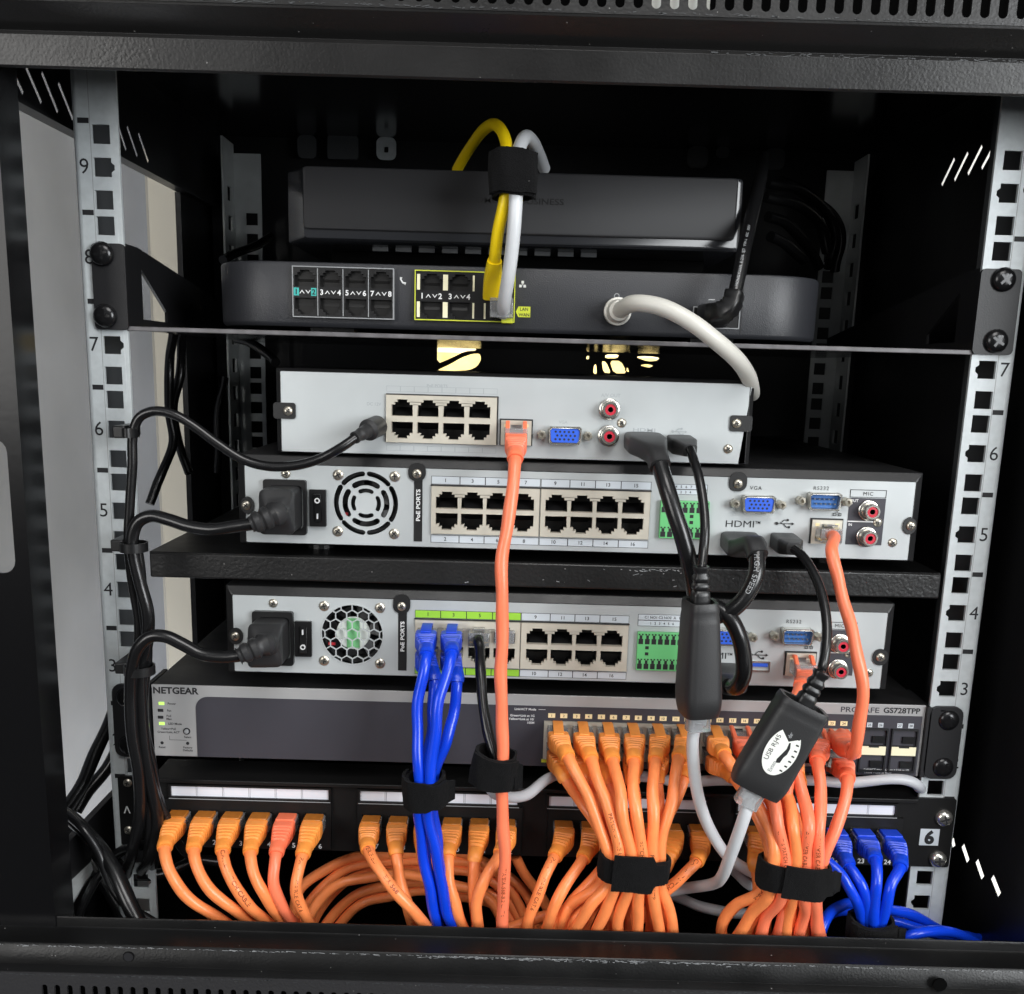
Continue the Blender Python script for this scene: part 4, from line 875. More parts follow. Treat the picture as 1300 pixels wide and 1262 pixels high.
for k, c_ in enumerate((XZ(1108, 945)[0], XZ(1146, 948)[0])):
    zc = (bz0 + bz1) / 2 - .6; mb = MB(); mb.plate(rect2(c_ - 7.6, c_ + 7.6, zc - 13.2, zc + 13.2), [rect2(c_ - 6.8, c_ + 6.8, zc + 3, zc + 12.2), rect2(c_ - 6.8, c_ + 6.8, zc - 12.2, zc - 3)], -1.6, 0); g = obj('fibre_port', mb, 'sw_ear', sw, bevel=.2)
    mb = MB(); mb.plate([(c_ - 7, zc + 2.6), (c_ - 3, zc + 2.6), (c_ - 3, zc + 1.8), (c_ + 3, zc + 1.8), (c_ + 3, zc + 2.6), (c_ + 7, zc + 2.6), (c_ + 7, zc - 2.6), (c_ - 7, zc - 2.6)], (), -2.0, -1.6); obj('latch', mb, 'sfp', g)
    for s in (1, -1): mb = MB(); mb.box(c_ - 1, c_ + 6, -1.4, -.4, zc + s * 7.5 - 3, zc + s * 7.5 + 1); obj('flap', mb, 'plastic', g)
    for s in (-1, 1): mb = MB(); mb.box(c_ + s * 3.2 - 1.5, c_ + s * 3.2 + 1.5, -.5, -.2, bz1 + 1.5, bz1 + 4.3); l = obj('port_light', mb, 'label_pale', sw); text(str(26 + 2 * k + (s - 1) // 2), (c_ + s * 3.2, -.55, bz1 + 2.9), 1.4, 'ink', l, name='number')
x, z = XZ(223.3, 876.8); text('NETGEAR', (x, -.06, z), 3.7, 'ink', sw, width=26.0, bold=.035)
x, z = XZ(1092, 900.5); text('PROSAFE', (x, -.06, z - .3), 3.1, 'sw_dark', sw, width=22); x, z = XZ(1145, 902.3); text('GS728TPP', (x, -.06, z), 3.1, 'ink', sw, width=21, bold=.03)
for (q, m, s) in (((205, 893), 'led_green', 'Power'), ((204, 901.8), 'ink', 'Fan'), ((204, 910.5), 'ink', 'PoE\nMax'), ((205.5, 918.5), 'led_green', 'LED Mode')):
    x, z = XZ(*q); mb = MB(); mb.box(x - 1.6, x + 1.6, -.3, .1, z - .9, z + .9); obj('indicator', mb, m, sw, bevel=.3); text(s, (x + 3.2 + .55 * len(s.split('\n')[0]), -.06, z), 1.25, 'ink', sw, bold=.02)
x, z = XZ(214, 927.5); text('Yellow=PoE', (x, -.06, z + 1.1), 1.2, 'ink', sw, bold=.02); text('Green=Link, ACT', (x, -.06, z - 1), 1.2, 'ink', sw, bold=.02)
x, z = XZ(237.2, 928.2); mb = MB(); mb.lathe((x, 0, z), [(0, 2.0), (.5, 2.0), (.6, 1.6), (.1, 1.5)], 20); mb.cur = 1; mb.lathe((x, .1, z), [(0, 1.4), (1.2, 1.3), (1.4, .8)], 16); obj('select_button', mb, ['ink', 'grey_ink'], sw, smooth=40); text('Select', (x + .4, -.06, z - 3.6), 1.2, 'ink', sw, bold=.02)
for q, s in (((205.8, 943), 'Reset'), ((238.3, 943.7), 'Factory\nDefaults')):
    x, z = XZ(*q); mb = MB(); mb.lathe((x, 0, z), [(0, .95), (.1, .95)], 14); obj('reset_hole', mb, 'ink', sw); text(s, (x, -.06, z - 2.6 - .8 * s.count('\n')), 1.2, 'ink', sw, bold=.02, rot=0)
x0_, z0_ = XZ(215, 934); x1_, z1_ = XZ(237, 940); mb = MB(); mb.box(x0_, x0_ + .2, -.05, .1, z1_, z0_); mb.box(x0_ + .2, x1_, -.05, .1, z1_, z1_ + .2); obj('printed_line', mb, 'ink', sw)
x, z = XZ(667, 900); text('Link/ACT Mode', (x, -.42, z), 1.3, 'white_ink', dp); mb = MB(); a = x + 7.5; mb.box(a, a + 4, -.42, -.3, z - .1, z + .1); obj('printed_line', mb, 'white_ink', dp)
x, z = XZ(662, 908.5); text('Green=Link at 1G', (x + .5, -.42, z + .2), 1.3, 'white_ink', dp); text('Yellow=Link at 10/', (x, -.42, z - 1.9), 1.3, 'white_ink', dp); text('100M', (x + 5.5, -.42, z - 4), 1.3, 'white_ink', dp)
x, z = XZ(1125, 977); text('Link/ACT mode: Green = Link at 1G', (x, -.42, z), 1.2, 'white_ink', dp); text('Yellow = Link at 100M', (x - 5, -.42, z - 1.8), 1.2, 'white_ink', dp)
for s in (-1, 1):
    mb = MB(); a, b = sorted((s * 223.2, s * 242.2)); c_ = (a + b) / 2
    mb.plate(rrect(c_, 79.3, b - a, 43.6, 5), [circ(s * 234, 93.5, 5.2), circ(s * 234, 65, 5.2)], -2.4, -.4); e = obj('ear', mb, 'sw_ear', sw, bevel=.5)
    mb = MB(); q0, q1 = sorted((s * 221.6, s * 224)); mb.box(q0, q1, -2.4, 30, 58.2, 100.4); obj('bracket_side', mb, 'sw_ear', sw)
    for z in (93.5, 65): screw(e, s * 234.2, z - .4, -1.0, ME_RACK_B)

# ------------------------------------------------------------------ patch panel
pp = thing('patch_bay', 'black patch bay with four white label strips at the bottom of the rack', 'patch bay', (0, 0, 0))
mb = MB(); mb.plate(rrect(1.5, 23.4, 487, 43.2, 1.5), (), -1.6, 0); mb.box(-222, 222, 0, 26, 43.2, 44.8); obj('front_plate', mb, 'panel', pp, bevel=.3)
mb = MB(); mb.box(-218, 222, -4.2, -1.7, 42.6, 45.2); obj('top_edge', mb, 'panel', pp, bevel=.5)
PPX = []
for g in range(4):
    for k in range(6): PPX.append(XZ(231.5 + 240 * g + 33.7 * k, 1050)[0] + 1.2)
PZ = 22.0
for g in range(4):
    a, za = XZ(217 + 240 * g, 1001 + 6.6 * g, -3); b, zb = XZ(417.5 + 240 * g, 1023 + 6.6 * g, -3); b = a + (XZ(417.5, 1020, -3)[0] - XZ(217, 1001, -3)[0])
    zt, zb = 40.9, 34.4
    mb = MB(); mb.plate(rect2(a - 1.2, b + 1.2, zb - 1.8, zt + 1), [rect2(a, b, zb, zt)], -4.0, -1.5); h = obj('label_holder', mb, 'panel', pp, bevel=.2)
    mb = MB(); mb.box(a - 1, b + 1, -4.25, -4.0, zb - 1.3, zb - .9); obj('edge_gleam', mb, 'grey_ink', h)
    for k in range(6):
        mb = MB(); p0, p1 = a + (b - a) * k / 6, a + (b - a) * (k + 1) / 6; mb.box(p0 + .12, p1 - .12, -2.6, -1.5, zb + .05, zt - .05); obj('paper_label', mb, 'paper', h)
        if k: mb = MB(); mb.box(p0 - .9, p0 - .6, -2.66, -2.5, zb + .3, zt - .3); obj('tick', mb, 'grey_ink', h)
    mb = MB(); c0, c1 = PPX[6 * g] - 9, PPX[6 * g + 5] + 9; mb.plate(rect2(c0, c1, 4, 33), [jack_outline(PPX[6 * g + k], PZ, -1, 1.0) for k in range(6)], -4.4, -1.5); blk = obj('port_block', mb, 'panel', pp, bevel=.3)
    for k in range(6):
        inst('jack', ME_JACK[(-1, 1.0)], blk, (PPX[6 * g + k], -4.4, PZ)); n_ = 6 * g + k + 1
        x, z = XZ(238.5 + 240 * g + 33.6 * k, 1068 + 1.3 * k + 6.6 * g, -4.5); text(str(n_), (x + (1.0 if n_ == 4 else 0), -4.5, z), 2.9, 'white_ink', blk, name='number')
for z in (30.8, 4.6): q = 238.6 if z > 20 else 238.0; screw(pp, q, z + 2.4, -1.6, ME_RACK_C)
mb = MB(); x, z = XZ(1180, 1063, -1.8); mb.box(x - 5.6, x + 5.6, -1.75, -1.5, z - 5.2, z + 5.2); l = obj('unit_label', mb, 'label_pale', pp); text('6', (x, -1.85, z), 7.6, 'ink', l, bold=.05, name='number')
for q, s, cap in (((161.3, 1028), '\u039b', 4.0), ((184.5, 1029.5), ':o', 2.6)): x, z = XZ(*q, -1.7); text(s, (x, -1.75, z), cap, 'white_ink', pp, bold=.02)
for q in ((162, 994), (163, 1054)): x, z = XZ(*q, -1.8); screw(pp, x, z, -1.6, ME_SCREW)

# ------------------------------------------------------------------ cables
def pts(L): return [P(x, y, Y) for x, y, Y in L]
def print_on(parent, s, path, r, s0, cap, m='cable_ink'):
    """lettering wrapped on the side of a cable that faces the front"""
    T, A_, B_ = frames(path); acc = [0.0]
    for a, b in zip(path, path[1:]): acc.append(acc[-1] + (b - a).length)
    vs, fs = glyphs(s, .01, 1.05)
    if not vs: return
    k = cap / .69; xm = min(v.x for v in vs); zc = (min(v.y for v in vs) + max(v.y for v in vs)) / 2; out = []; j = 0
    i0 = min(range(len(acc)), key=lambda i: abs(acc[i] - s0)); vw = (CAM - path[i0]); th0 = math.atan2(vw.dot(B_[i0]), vw.dot(A_[i0]))
    for v in vs:
        q = s0 + (v.x - xm) * k
        if q > acc[-1] - .5: q = acc[-1] - .5
        i = max(0, min(len(acc) - 2, next((t for t in range(len(acc) - 1) if acc[t + 1] >= q), len(acc) - 2)))
        f = (q - acc[i]) / max(1e-6, acc[i + 1] - acc[i]); c = path[i].lerp(path[i + 1], f); a = A_[i].lerp(A_[i + 1], f).normalized(); b = B_[i].lerp(B_[i + 1], f).normalized()
        th = th0 - (v.y - zc) * k / r; out.append(c + (a * math.cos(th) + b * math.sin(th)) * (r + .04))
    mb = MB(); mb.add(out, fs); obj('cable_print', mb, m, parent)

def patch_cable(label, port, ctrl, jacket='orange', boot='orange_boot', r=3.1, style='guard', up=1, group='orange patch cables', bl=25.0, cat='network cable', prt=None, name='patch_cable', plug='clear', start=9.0, bw=11.8, bh=9.6, drop=0.0, wob=1.0):
    port = Vector(port); ct = [port + Vector((0, 3, 0)), port + Vector((0, -5, 0)), port + Vector((0, -13, -.4))] + [Vector(p) for p in ctrl]
    ct[1] += Vector((0, 0, -drop * .45)); ct[2] += Vector((0, 0, -drop))
    path = spline(ct, 1.5); t = thing(name, label, cat, port, group); rj = random.Random(label); f1, f2, p1, p2, p3 = rj.uniform(.07, .12), rj.uniform(.16, .24), rj.uniform(0, 6), rj.uniform(0, 6), rj.uniform(0, 6)
    for i, q in enumerate(path):
        s_ = i * 1.5; k_ = min(1, max(0, (s_ - 42) / 20)) * wob; q += Vector((math.sin(s_ * f1 + p1) * .8 + math.sin(s_ * f2 + p2) * .35, math.sin(s_ * f1 * 1.3 + p3) * .5, math.sin(s_ * f2 * .7 + p1) * .3)) * k_
    acc = [0.0]
    for a, b in zip(path, path[1:]): acc.append(acc[-1] + (b - a).length)
    s_face = 3.0; T, A_, B_ = frames(path)
    def at(s):
        i = max(0, min(len(acc) - 2, next((k for k in range(len(acc) - 1) if acc[k + 1] >= s), len(acc) - 2)))
        f = (s - acc[i]) / max(1e-6, acc[i + 1] - acc[i]); return path[i].lerp(path[i + 1], f), A_[i], B_[i]
    ib = next((i for i in range(len(acc)) if acc[i] >= s_face + start + bl - 3), 0) if style != 'bare' else next(i for i in range(len(acc)) if acc[i] >= s_face + 5)
    mb = MB(); mb.tube(path[ib:], r, 16, True, .035 if jacket != 'blue' else .015); j = obj('jacket', mb, jacket, t, smooth=60)
    # plug body in the socket
    mb = MB(); x, y, z = port; mb.box(x - 5.8, x + 5.8, y - (start + 3 if style != 'bare' else 9.5), y + 4, z - 4.2, z + 3.4)
    pg = obj('plug', mb, plug, t, bevel=.4)
    if style == 'bare':
        mb = MB(); mb.box(x - 5.0, x + 5.0, y - 3, y + 3.5, z - 3.4, z - 2.4); obj('contacts', mb, 'gold', pg)
        mb = MB(); mb.loft([[Vector((x - 3, y - 9, z + (3.4 + 2.4) * up)), Vector((x + 3, y - 9, z + 5.8 * up)), Vector((x + 3, y - 9, z + 5.0 * up)), Vector((x - 3, y - 9, z + 5.0 * up))], [Vector((x - 3, y + 3, z + 4.0 * up)), Vector((x + 3, y + 3, z + 4.0 * up)), Vector((x + 3, y + 3, z + 3.2 * up)), Vector((x - 3, y + 3, z + 3.2 * up))]]); obj('latch', mb, plug, pg)
    else:
        rings = []; n = 40
        for k in range(n + 1):
            u = k / n; c, a, b = at(s_face + start + bl * u); q = min(1, max(0, (u - .12) / .72)); q = q * q * (3 - 2 * q)
            wd = bw + (2 * r + 2.2 - bw) * q; h = bh + (2 * r + 2.2 - bh) * q; e = 7 - 4.6 * q
            if .2 < u < .74:
                g = ((u - .2) / .54 * 5.0) % 1.0; k_ = .80 if g > .58 else 1.0; wd *= k_; h *= k_
            elif u > .95: wd *= .93; h *= .93
            rings.append(sup(c, a, b, wd, h, e, 22))
        mb = MB(); mb.loft(rings); bo = obj('boot', mb, boot, t, smooth=42)
        if style == 'guard':
            zz = z + 4.6 * up; mb = MB(); L = [(-.8, 1.3), (4, 2.3), (9, 1.9), (start + 5, .5)]
            mb.loft([[Vector((x - 2.9, y - d, zz + h * up)), Vector((x + 2.9, y - d, zz + h * up)), Vector((x + 2.9, y - d, zz + (h - 1.3) * up)), Vector((x - 2.9, y - d, zz + (h - 1.3) * up))] for d, h in L]); obj('latch_guard', mb, boot, t, bevel=.35)
        elif style == 'hood':
            mb = MB(); zz = z + 3.0; mb.loft([[Vector((x - 5.2, y - d, zz + h)), Vector((x + 5.2, y - d, zz + h)), Vector((x + 5.2, y - d, zz - 1)), Vector((x - 5.2, y - d, zz - 1))] for d, h in ((1, 2.0), (start + 1.5, 2.4))]); obj('hood', mb, 'orange_clear' if 'orange' in boot else boot, t, bevel=.5)
        elif style == 'fork':
            for s in (-1, 1):
                zz = z + 4.2 * up; mb = MB(); mb.loft([[Vector((x + s * 4.6 - 1.1, y - d, zz + h * up)), Vector((x + s * 4.6 + 1.1, y - d, zz + h * up)), Vector((x + s * 4.6 + 1.1, y - d, zz + (h - g) * up)), Vector((x + s * 4.6 - 1.1, y - d, zz + (h - g) * up))] for d, h, g in ((1.0, 2.6, 2.0), (4, 2.9, 2.6), (start + 4, .2 - drop, 4.5))]); obj('latch_prong', mb, boot, t, bevel=.4)
    if prt: print_on(j, prt[0], path, r, acc[ib] + prt[1], prt[2] if len(prt) > 2 else 2.2)
    return t
def loose(name, label, ctrl, m, r, cat='cable', group=None, step=2.0, n=12, prt=None, pcol='white_ink'):
    path = spline(ctrl, step); rj = random.Random(label); f1, p1, p2 = rj.uniform(.06, .11), rj.uniform(0, 6), rj.uniform(0, 6); N_ = len(path)
    for i, q in enumerate(path): k_ = min(1, i / 8, (N_ - 1 - i) / 8); q += Vector((math.sin(i * step * f1 + p1), math.sin(i * step * f1 * .8 + p2) * .6, math.sin(i * step * f1 * 1.4 + p2))) * k_ * .9
    mb = MB(); mb.tube(path, r, n + 4, True, .03); o = obj(name, mb, m, None, smooth=60, at=path[0])
    tag(o, label, cat, group)
    if prt: print_on(o, prt[0], path, r, prt[1], prt[2], pcol)
    return o
GRP = 'leftmost second third rightmost'.split()
ORD = 'first second third fourth fifth sixth seventh eighth ninth tenth eleventh twelfth'.split()

# patch panel leads -----------------------------------------------------------
G = 'cables plugged into the patch bay'
low = lambda L: pts(L)
PPC = {
 1: [(209, 1080, -38), (219, 1112, -46), (245, 1145, -46), (300, 1180, -36)],
 2: [(246, 1082, -38), (257, 1115, -46), (290, 1150, -45), (335, 1183, -34)],
 3: [(283, 1085, -38), (295, 1120, -46), (318, 1152, -44), (352, 1185, -32)],
 4: [(318, 1086, -38), (326, 1120, -45), (346, 1152, -42), (370, 1185, -32)],
 5: [(350, 1088, -38), (348, 1120, -44), (359, 1150, -42), (380, 1185, -34)],
 6: [(383, 1090, -38), (377, 1120, -46), (382, 1150, -46), (398, 1190, -40)],
 7: [(468, 1080, -38), (489, 1116, -52), (516, 1148, -54), (560, 1195, -44)],
 8: [(503, 1084, -36), (507, 1112, -40), (513, 1140, -42), (528, 1190, -38)],
 9: [(538, 1086, -34), (546, 1120, -36), (551, 1150, -38), (558, 1190, -36)],
 10: [(569, 1086, -36), (570, 1118, -44), (577, 1150, -46), (594, 1195, -42)],
 11: [(603, 1088, -34), (601, 1115, -38), (601, 1145, -40), (606, 1195, -36)],
 12: [(634, 1086, -38), (618, 1112, -48), (608, 1145, -50), (607, 1195, -44)],
 13: [(702, 1092, -38), (687, 1122, -46), (676, 1152, -48), (668, 1200, -42)],
 14: [(738, 1094, -38), (715, 1128, -48), (701, 1155, -50), (688, 1200, -42)],
 15: [(768, 1098, -34), (745, 1125, -42), (722, 1155, -46), (704, 1200, -40)],
 16: [(802, 1100, -32), (765, 1130, -40), (735, 1160, -44), (712, 1200, -38)],
 17: [(846, 1096, -30), (830, 1125, -32), (800, 1160, -34), (780, 1205, -34)],
 18: [(884, 1094, -36), (866, 1112, -42), (835, 1140, -40), (790, 1200, -36)],
 19: [(958, 1094, -32), (962, 1120, -32), (960, 1150, -34), (955, 1205, -34)],
 20: [(990, 1096, -30), (985, 1125, -32), (975, 1160, -34), (970, 1205, -34)],
}
for n, L in PPC.items():
    sal = n == 5
    patch_cable(f"{'salmon' if sal else 'orange'} cable in the {ORD[(n - 1) % 6]} port of the {GRP[(n - 1) // 6]} group of the patch bay", (PPX[n - 1], -4.4, PZ), pts(L),
                'salmon' if sal else 'orange', 'salmon_boot' if sal else 'orange_boot', 3.15, 'hood', 1, G, 24, prt=('CAT.6 PATCH CABLE', 2, 2.3) if n in (3, 18) else ('PATCH CABLE CAT.6', 4, 2.0) if n in (6, 13) else ('VERIFIED TIA/EIA 568', 1, 2.2) if n == 7 else None, start=9)
BL = {22: [(1077, 1098, -38), (1095, 1125, -46), (1100, 1155, -44), (1102, 1190, -40)], 23: [(1112, 1094, -40), (1114, 1122, -48), (1110, 1152, -46), (1108, 1195, -42)], 24: [(1143, 1100, -38), (1130, 1125, -46), (1122, 1152, -46), (1116, 1190, -42)]}
for n, L in BL.items():
    patch_cable(f'blue cable in the {ORD[(n - 1) % 6]} port of the {GRP[(n - 1) // 6]} group of the patch bay', (PPX[n - 1], -4.4, PZ), pts(L), 'blue', 'blue_boot', 3.0, 'hood', 1, G, 26, start=9)

# orange arcs lying behind the leads
for k, (y0, ym, y1, ex) in enumerate(((1120, 1082, 1130, 668), (1140, 1092, 1142, 662), (1160, 1104, 1152, 655), (1180, 1122, 1160, 648), (1196, 1134, 1172, 640))):
    a = 385 + 8 * k
    tag_ = ('topmost', 'second from the top', 'middle', 'fourth from the top', 'lowest')[k]
    loose('patch_cable', f'{tag_} of the orange cable arcs lying in shadow behind the plugged leads', pts([(a - 12, y0 + 60, 4), (a - 4, y0 + 10, 10), (a + 40, ym + 14, 16), (500, ym + 2, 22), (570, ym, 24), (630, ym + 18, 18), (ex, y1 + 8, 12), (ex + 20, 1210, 4)]), 'orange', 3.1, 'network cable', 'orange cable arcs')
loose('patch_cable', 'orange cable slanting down to the left out of the arcs behind the long salmon cable', pts([(655, 1088, 2), (668, 1115, 4), (690, 1145, 4), (712, 1180, 0), (730, 1215, -4)]), 'orange', 3.1, 'network cable', 'orange cable arcs')
loose('patch_cable', 'orange cable lying nearly level over the arcs left of the blue cables', pts([(372, 1225, -14), (386, 1178, -8), (408, 1142, 0), (432, 1122, 4), (470, 1112, 8), (520, 1112, 10), (575, 1122, 8), (625, 1146, 6), (650, 1190, 0)]), 'orange', 3.1, 'network cable', 'orange cable arcs')
loose('patch_cable', 'orange cable rising from the front beam into the left bundle strap', pts([(690, 1205, -34), (715, 1168, -36), (742, 1135, -38), (770, 1112, -42), (786, 1090, -44)]), 'orange', 3.1, 'network cable', 'orange cable arcs')
loose('patch_cable', 'orange cable running level low behind the leads, left of the left strap', pts([(600, 1192, -30), (650, 1176, -28), (700, 1162, -26), (745, 1150, -24), (790, 1140, -22)]), 'orange', 3.1, 'network cable', 'orange cable arcs')

# switch leads -----------------------------------------------------------------
G = 'cables plugged into the network switch'
SB1 = [(772, 1076, -57), (786, 1076, -60), (800, 1077, -61), (813, 1077, -61), (827, 1077, -60), (840, 1076, -57)]
OUT1 = [[(772, 1122, -57), (748, 1150, -58), (722, 1200, -46)], [(783, 1124, -60), (768, 1152, -58), (752, 1200, -48)], [(798, 1126, -61), (790, 1152, -58), (782, 1200, -48)],
        [(813, 1126, -61), (812, 1152, -58), (808, 1202, -48)], [(828, 1124, -60), (834, 1152, -58), (840, 1203, -48)], [(840, 1122, -57), (847, 1150, -55), (856, 1204, -46)]]
MID1 = [(748, 1020, -50), (768, 1020, -54), (789, 1020, -58), (806, 1020, -58), (830, 1020, -56), (852, 1010, -50)]
END1 = [(722, 963, -38), (751, 965, -38), (778, 966, -38), (805, 967, -38), (832, 967, -38), (861, 965, -38)]
for k in range(6):
    patch_cable(f'orange cable in the {ORD[k]} upper port of the network switch', (SCX[k], -1.2, SR[0]), pts([END1[k], MID1[k], SB1[k]] + OUT1[k]), 'orange', 'orange_boot', 3.15, 'guard', 1, G, 25, start=12, prt=('PATCH CABLE UTP', 26 + 7 * k, 2.0) if k in (1, 3, 4) else None)
SB2 = [(768, 1072, -51), (780, 1074, -54), (793, 1075, -54), (806, 1075, -54), (820, 1074, -54), (834, 1070, -53)]
OUT2 = [[(766, 1118, -51), (722, 1150, -46), (690, 1205, -40)], [(778, 1124, -53), (752, 1152, -44), (736, 1200, -38)], [(792, 1124, -54), (780, 1152, -44), (766, 1200, -38)],
        [(806, 1124, -54), (800, 1152, -44), (796, 1200, -38)], [(820, 1124, -54), (826, 1152, -44), (826, 1200, -38)], [(834, 1120, -52), (842, 1150, -44), (846, 1200, -38)]]
MID2 = [(738, 1020, -38), (764, 1022, -38), (786, 1022, -40), (808, 1022, -40), (836, 1024, -40), (857, 1020, -42)]
END2 = [(716, 985, -34), (744, 987, -34), (773, 989, -34), (803, 990, -34), (834, 990, -34), (868, 988, -36)]
for k in range(6):
    patch_cable(f'orange cable in the {ORD[k]} lower port of the network switch', (SCX[k], -1.2, SR[1]), pts([END2[k], MID2[k], SB2[k]] + OUT2[k]), 'orange', 'orange_boot', 3.1, 'guard', -1, G, 25, start=11)
R_ = [  # port index, row, jacket, boot, style, path
 (6, 0, 'orange', [(922, 962, -40), (950, 1000, -46), (972, 1045, -56), (982, 1085, -62), (978, 1135, -62), (955, 1160, -54), (918, 1210, -46)]),
 (6, 1, 'orange', [(930, 985, -36), (955, 1020, -42), (970, 1055, -50), (975, 1090, -55.5), (968, 1130, -55.5), (935, 1150, -48), (915, 1180, -42), (925, 1215, -36)]),
 (7, 0, 'salmon', [(952, 965, -40), (975, 1000, -50), (990, 1045, -62), (996, 1090, -62), (990, 1140, -62), (975, 1165, -54), (958, 1212, -48)]),
 (7, 1, 'orange', [(958, 988, -34), (978, 1020, -42), (992, 1060, -50), (996, 1095, -55.5), (985, 1135, -55.5), (960, 1160, -48), (940, 1212, -40)]),
 (8, 0, 'orange', [(978, 970, -40), (996, 1005, -48), (1006, 1050, -62), (1010, 1090, -62), (1008, 1135, -62), (1000, 1165, -54), (988, 1212, -46)]),
 (8, 1, 'orange', [(985, 990, -34), (1003, 1025, -42), (1012, 1060, -50), (1014, 1095, -55.5), (1010, 1135, -55.5), (1002, 1165, -48), (998, 1212, -40)]),
 (9, 0, 'salmon', [(1008, 970, -40), (1020, 1010, -52), (1024, 1050, -64), (1024, 1090, -62), (1022, 1135, -62), (1018, 1165, -54), (1012, 1212, -48)]),
 (9, 1, 'orange', [(1013, 990, -34), (1022, 1025, -42), (1026, 1060, -50), (1028, 1095, -55.5), (1026, 1135, -55.5), (1024, 1165, -48), (1020, 1212, -40)]),
 (10, 0, 'salmon', [(1038, 972, -40), (1044, 1005, -50), (1040, 1050, -62), (1036, 1090, -62), (1036, 1135, -62), (1036, 1165, -54), (1036, 1213, -46)]),
 (11, 1, 'salmon', [(1076, 990, -38), (1074, 1015, -46), (1060, 1050, -52), (1044, 1090, -55.5), (1038, 1135, -55.5), (1040, 1165, -52), (1044, 1213, -42)]),
]
for i, row, c, L in R_:
    patch_cable(f"{'salmon' if c == 'salmon' else 'orange'} cable in the {ORD[i]} {'lower' if row else 'upper'} port of the network switch", (SCX[i], -1.2, SR[row]), pts(L), c, c + '_boot', 3.2, 'fork' if c == 'salmon' else 'guard', -1 if row else 1, G, 25, start=12, prt=('SOMMER CABLE', 42, 2.2) if i in (9, 10) else ('CAT.6 PATCH CABLE', 44, 2.0) if (i, row) in ((6, 1), (7, 0)) else None)

# long salmon leads
patch_cable('long salmon cable hanging straight down from the short top recorder', (XZ(655.2, 549.5)[0], -1.4, XZ(655.2, 549.5)[1] - .4),
            pts([(654, 582, -34), (652, 606, -40), (645, 660, -46), (638, 715, -50), (637, 800, -52), (637, 900, -54), (638, 1000, -56), (640, 1100, -56), (639, 1160, -54), (637, 1210, -46)]), 'salmon', 'salmon_boot', 3.25, 'fork', 1, 'long salmon cables', 26, drop=4.2, wob=.5, prt=('TIA/EIA-568-B.2 CAT.6', 218, 2.0))
x, z = XZ(1048.5, 675)
patch_cable('salmon cable with a bare clear plug from the round-grille recorder down to the switch', (x, -1.4, z - .4),
            pts([(1056, 700, -30), (1066, 742, -36), (1084, 805, -46), (1091, 850, -52), (1093, 900, -54), (1090, 938, -52), (1083, 957, -44), (1074, 948, -30), (1066, 932, -10)]), 'salmon', 'salmon_boot', 3.2, 'bare', 1, 'long salmon cables')
bt = [o for o in col.objects if o.get('label', '').startswith('salmon cable with a bare')][0]
b0 = pts([(1062, 931, -4), (1066, 940, -16), (1074, 950, -30), (1083, 953, -44)]); b0[0] = Vector((SCX[11], -4, SR[0])); pth = spline(b0, 1.2); T, A_, B_ = frames(pth, (1, 0, 0)); rings = []
for i, c in enumerate(pth):
    u = i / (len(pth) - 1); k_ = .92 if (.3 < u < .8 and (u * 9) % 1 > .6) else 1; rings.append(sup(c, A_[i], B_[i], (12.4 - 3.6 * u) * k_, (10.4 - 1.6 * u) * k_, 6 - 3 * u, 20))
mb = MB(); mb.loft(rings); obj('boot', mb, 'salmon_boot', bt, smooth=42)
for s in (-1, 1):
    mb = MB(); q = Vector((SCX[11] + s * 4.4, -4, SR[0] + 5)); mb.box(q.x - 1.1, q.x + 1.1, -16, -2, q.z - 2.5, q.z + 1.4); obj('latch_prong', mb, 'salmon_boot', bt, bevel=.4)
x, z = XZ(1015.7, 843)
patch_cable('short salmon cable plugged into the network port of the honeycomb-grille recorder', (x, -1.4, z - .4), pts([(1016, 872, -34), (1010, 890, -42), (1003, 930, -44), (1000, 975, -46), (1002, 1020, -50), (1003, 1090, -56), (1003, 1135, -56), (994, 1165, -52), (978, 1212, -46)]), 'salmon', 'salmon_boot', 3.1, 'fork', 1, 'long salmon cables', 26, drop=3.5)

# blue leads of the lower recorder, black lead in port 5
BX = [XZ(q, 818)[0] for q in (543.2, 574.6, 608.3)]; bzt, bzb = B['bz']; r0, r1 = bzb + (bzt - bzb) * .715, bzb + (bzt - bzb) * .265
for lab, port, L in (('first upper', (BX[0], r0), [(541, 835, -38), (534, 880, -44), (529, 930, -48), (530, 975, -52), (532, 1025, -52), (539, 1085, -50), (546, 1140, -50), (557, 1195, -42)]),
                     ('first lower', (BX[0], r1), [(551, 862, -34), (549, 900, -38), (545, 940, -42), (541, 980, -42), (538, 1025, -42), (542, 1085, -42), (550, 1140, -44), (560, 1195, -36)]),
                     ('second upper', (BX[1], r0), [(573, 832, -38), (564, 868, -46), (554, 920, -52), (546, 975, -54), (545, 1025, -54), (553, 1085, -52), (564, 1140, -50), (583, 1195, -42)]),
                     ('second lower', (BX[1], r1), [(580, 862, -34), (576, 900, -38), (566, 940, -44), (554, 980, -44), (549, 1025, -42), (556, 1085, -42), (567, 1140, -44), (580, 1195, -36)])):
    patch_cable(f'blue cable in the {lab} port of the honeycomb-grille recorder', (port[0], -1, port[1]), pts(L), 'blue', 'blue_boot', 3.0, 'guard', 1 if 'upper' in lab else -1, 'blue recorder cables', 27)
patch_cable('black cable with a bare clear plug beside the blue ones in the honeycomb-grille recorder', (BX[2], -1, r0), pts([(609, 822, -16), (610, 850, -26), (613, 890, -34), (619, 930, -42), (626, 965, -48), (628, 985, -48), (624, 1000, -44)]), 'black_cable', 'plastic', 2.9, 'bare', 1, None, plug='clear')
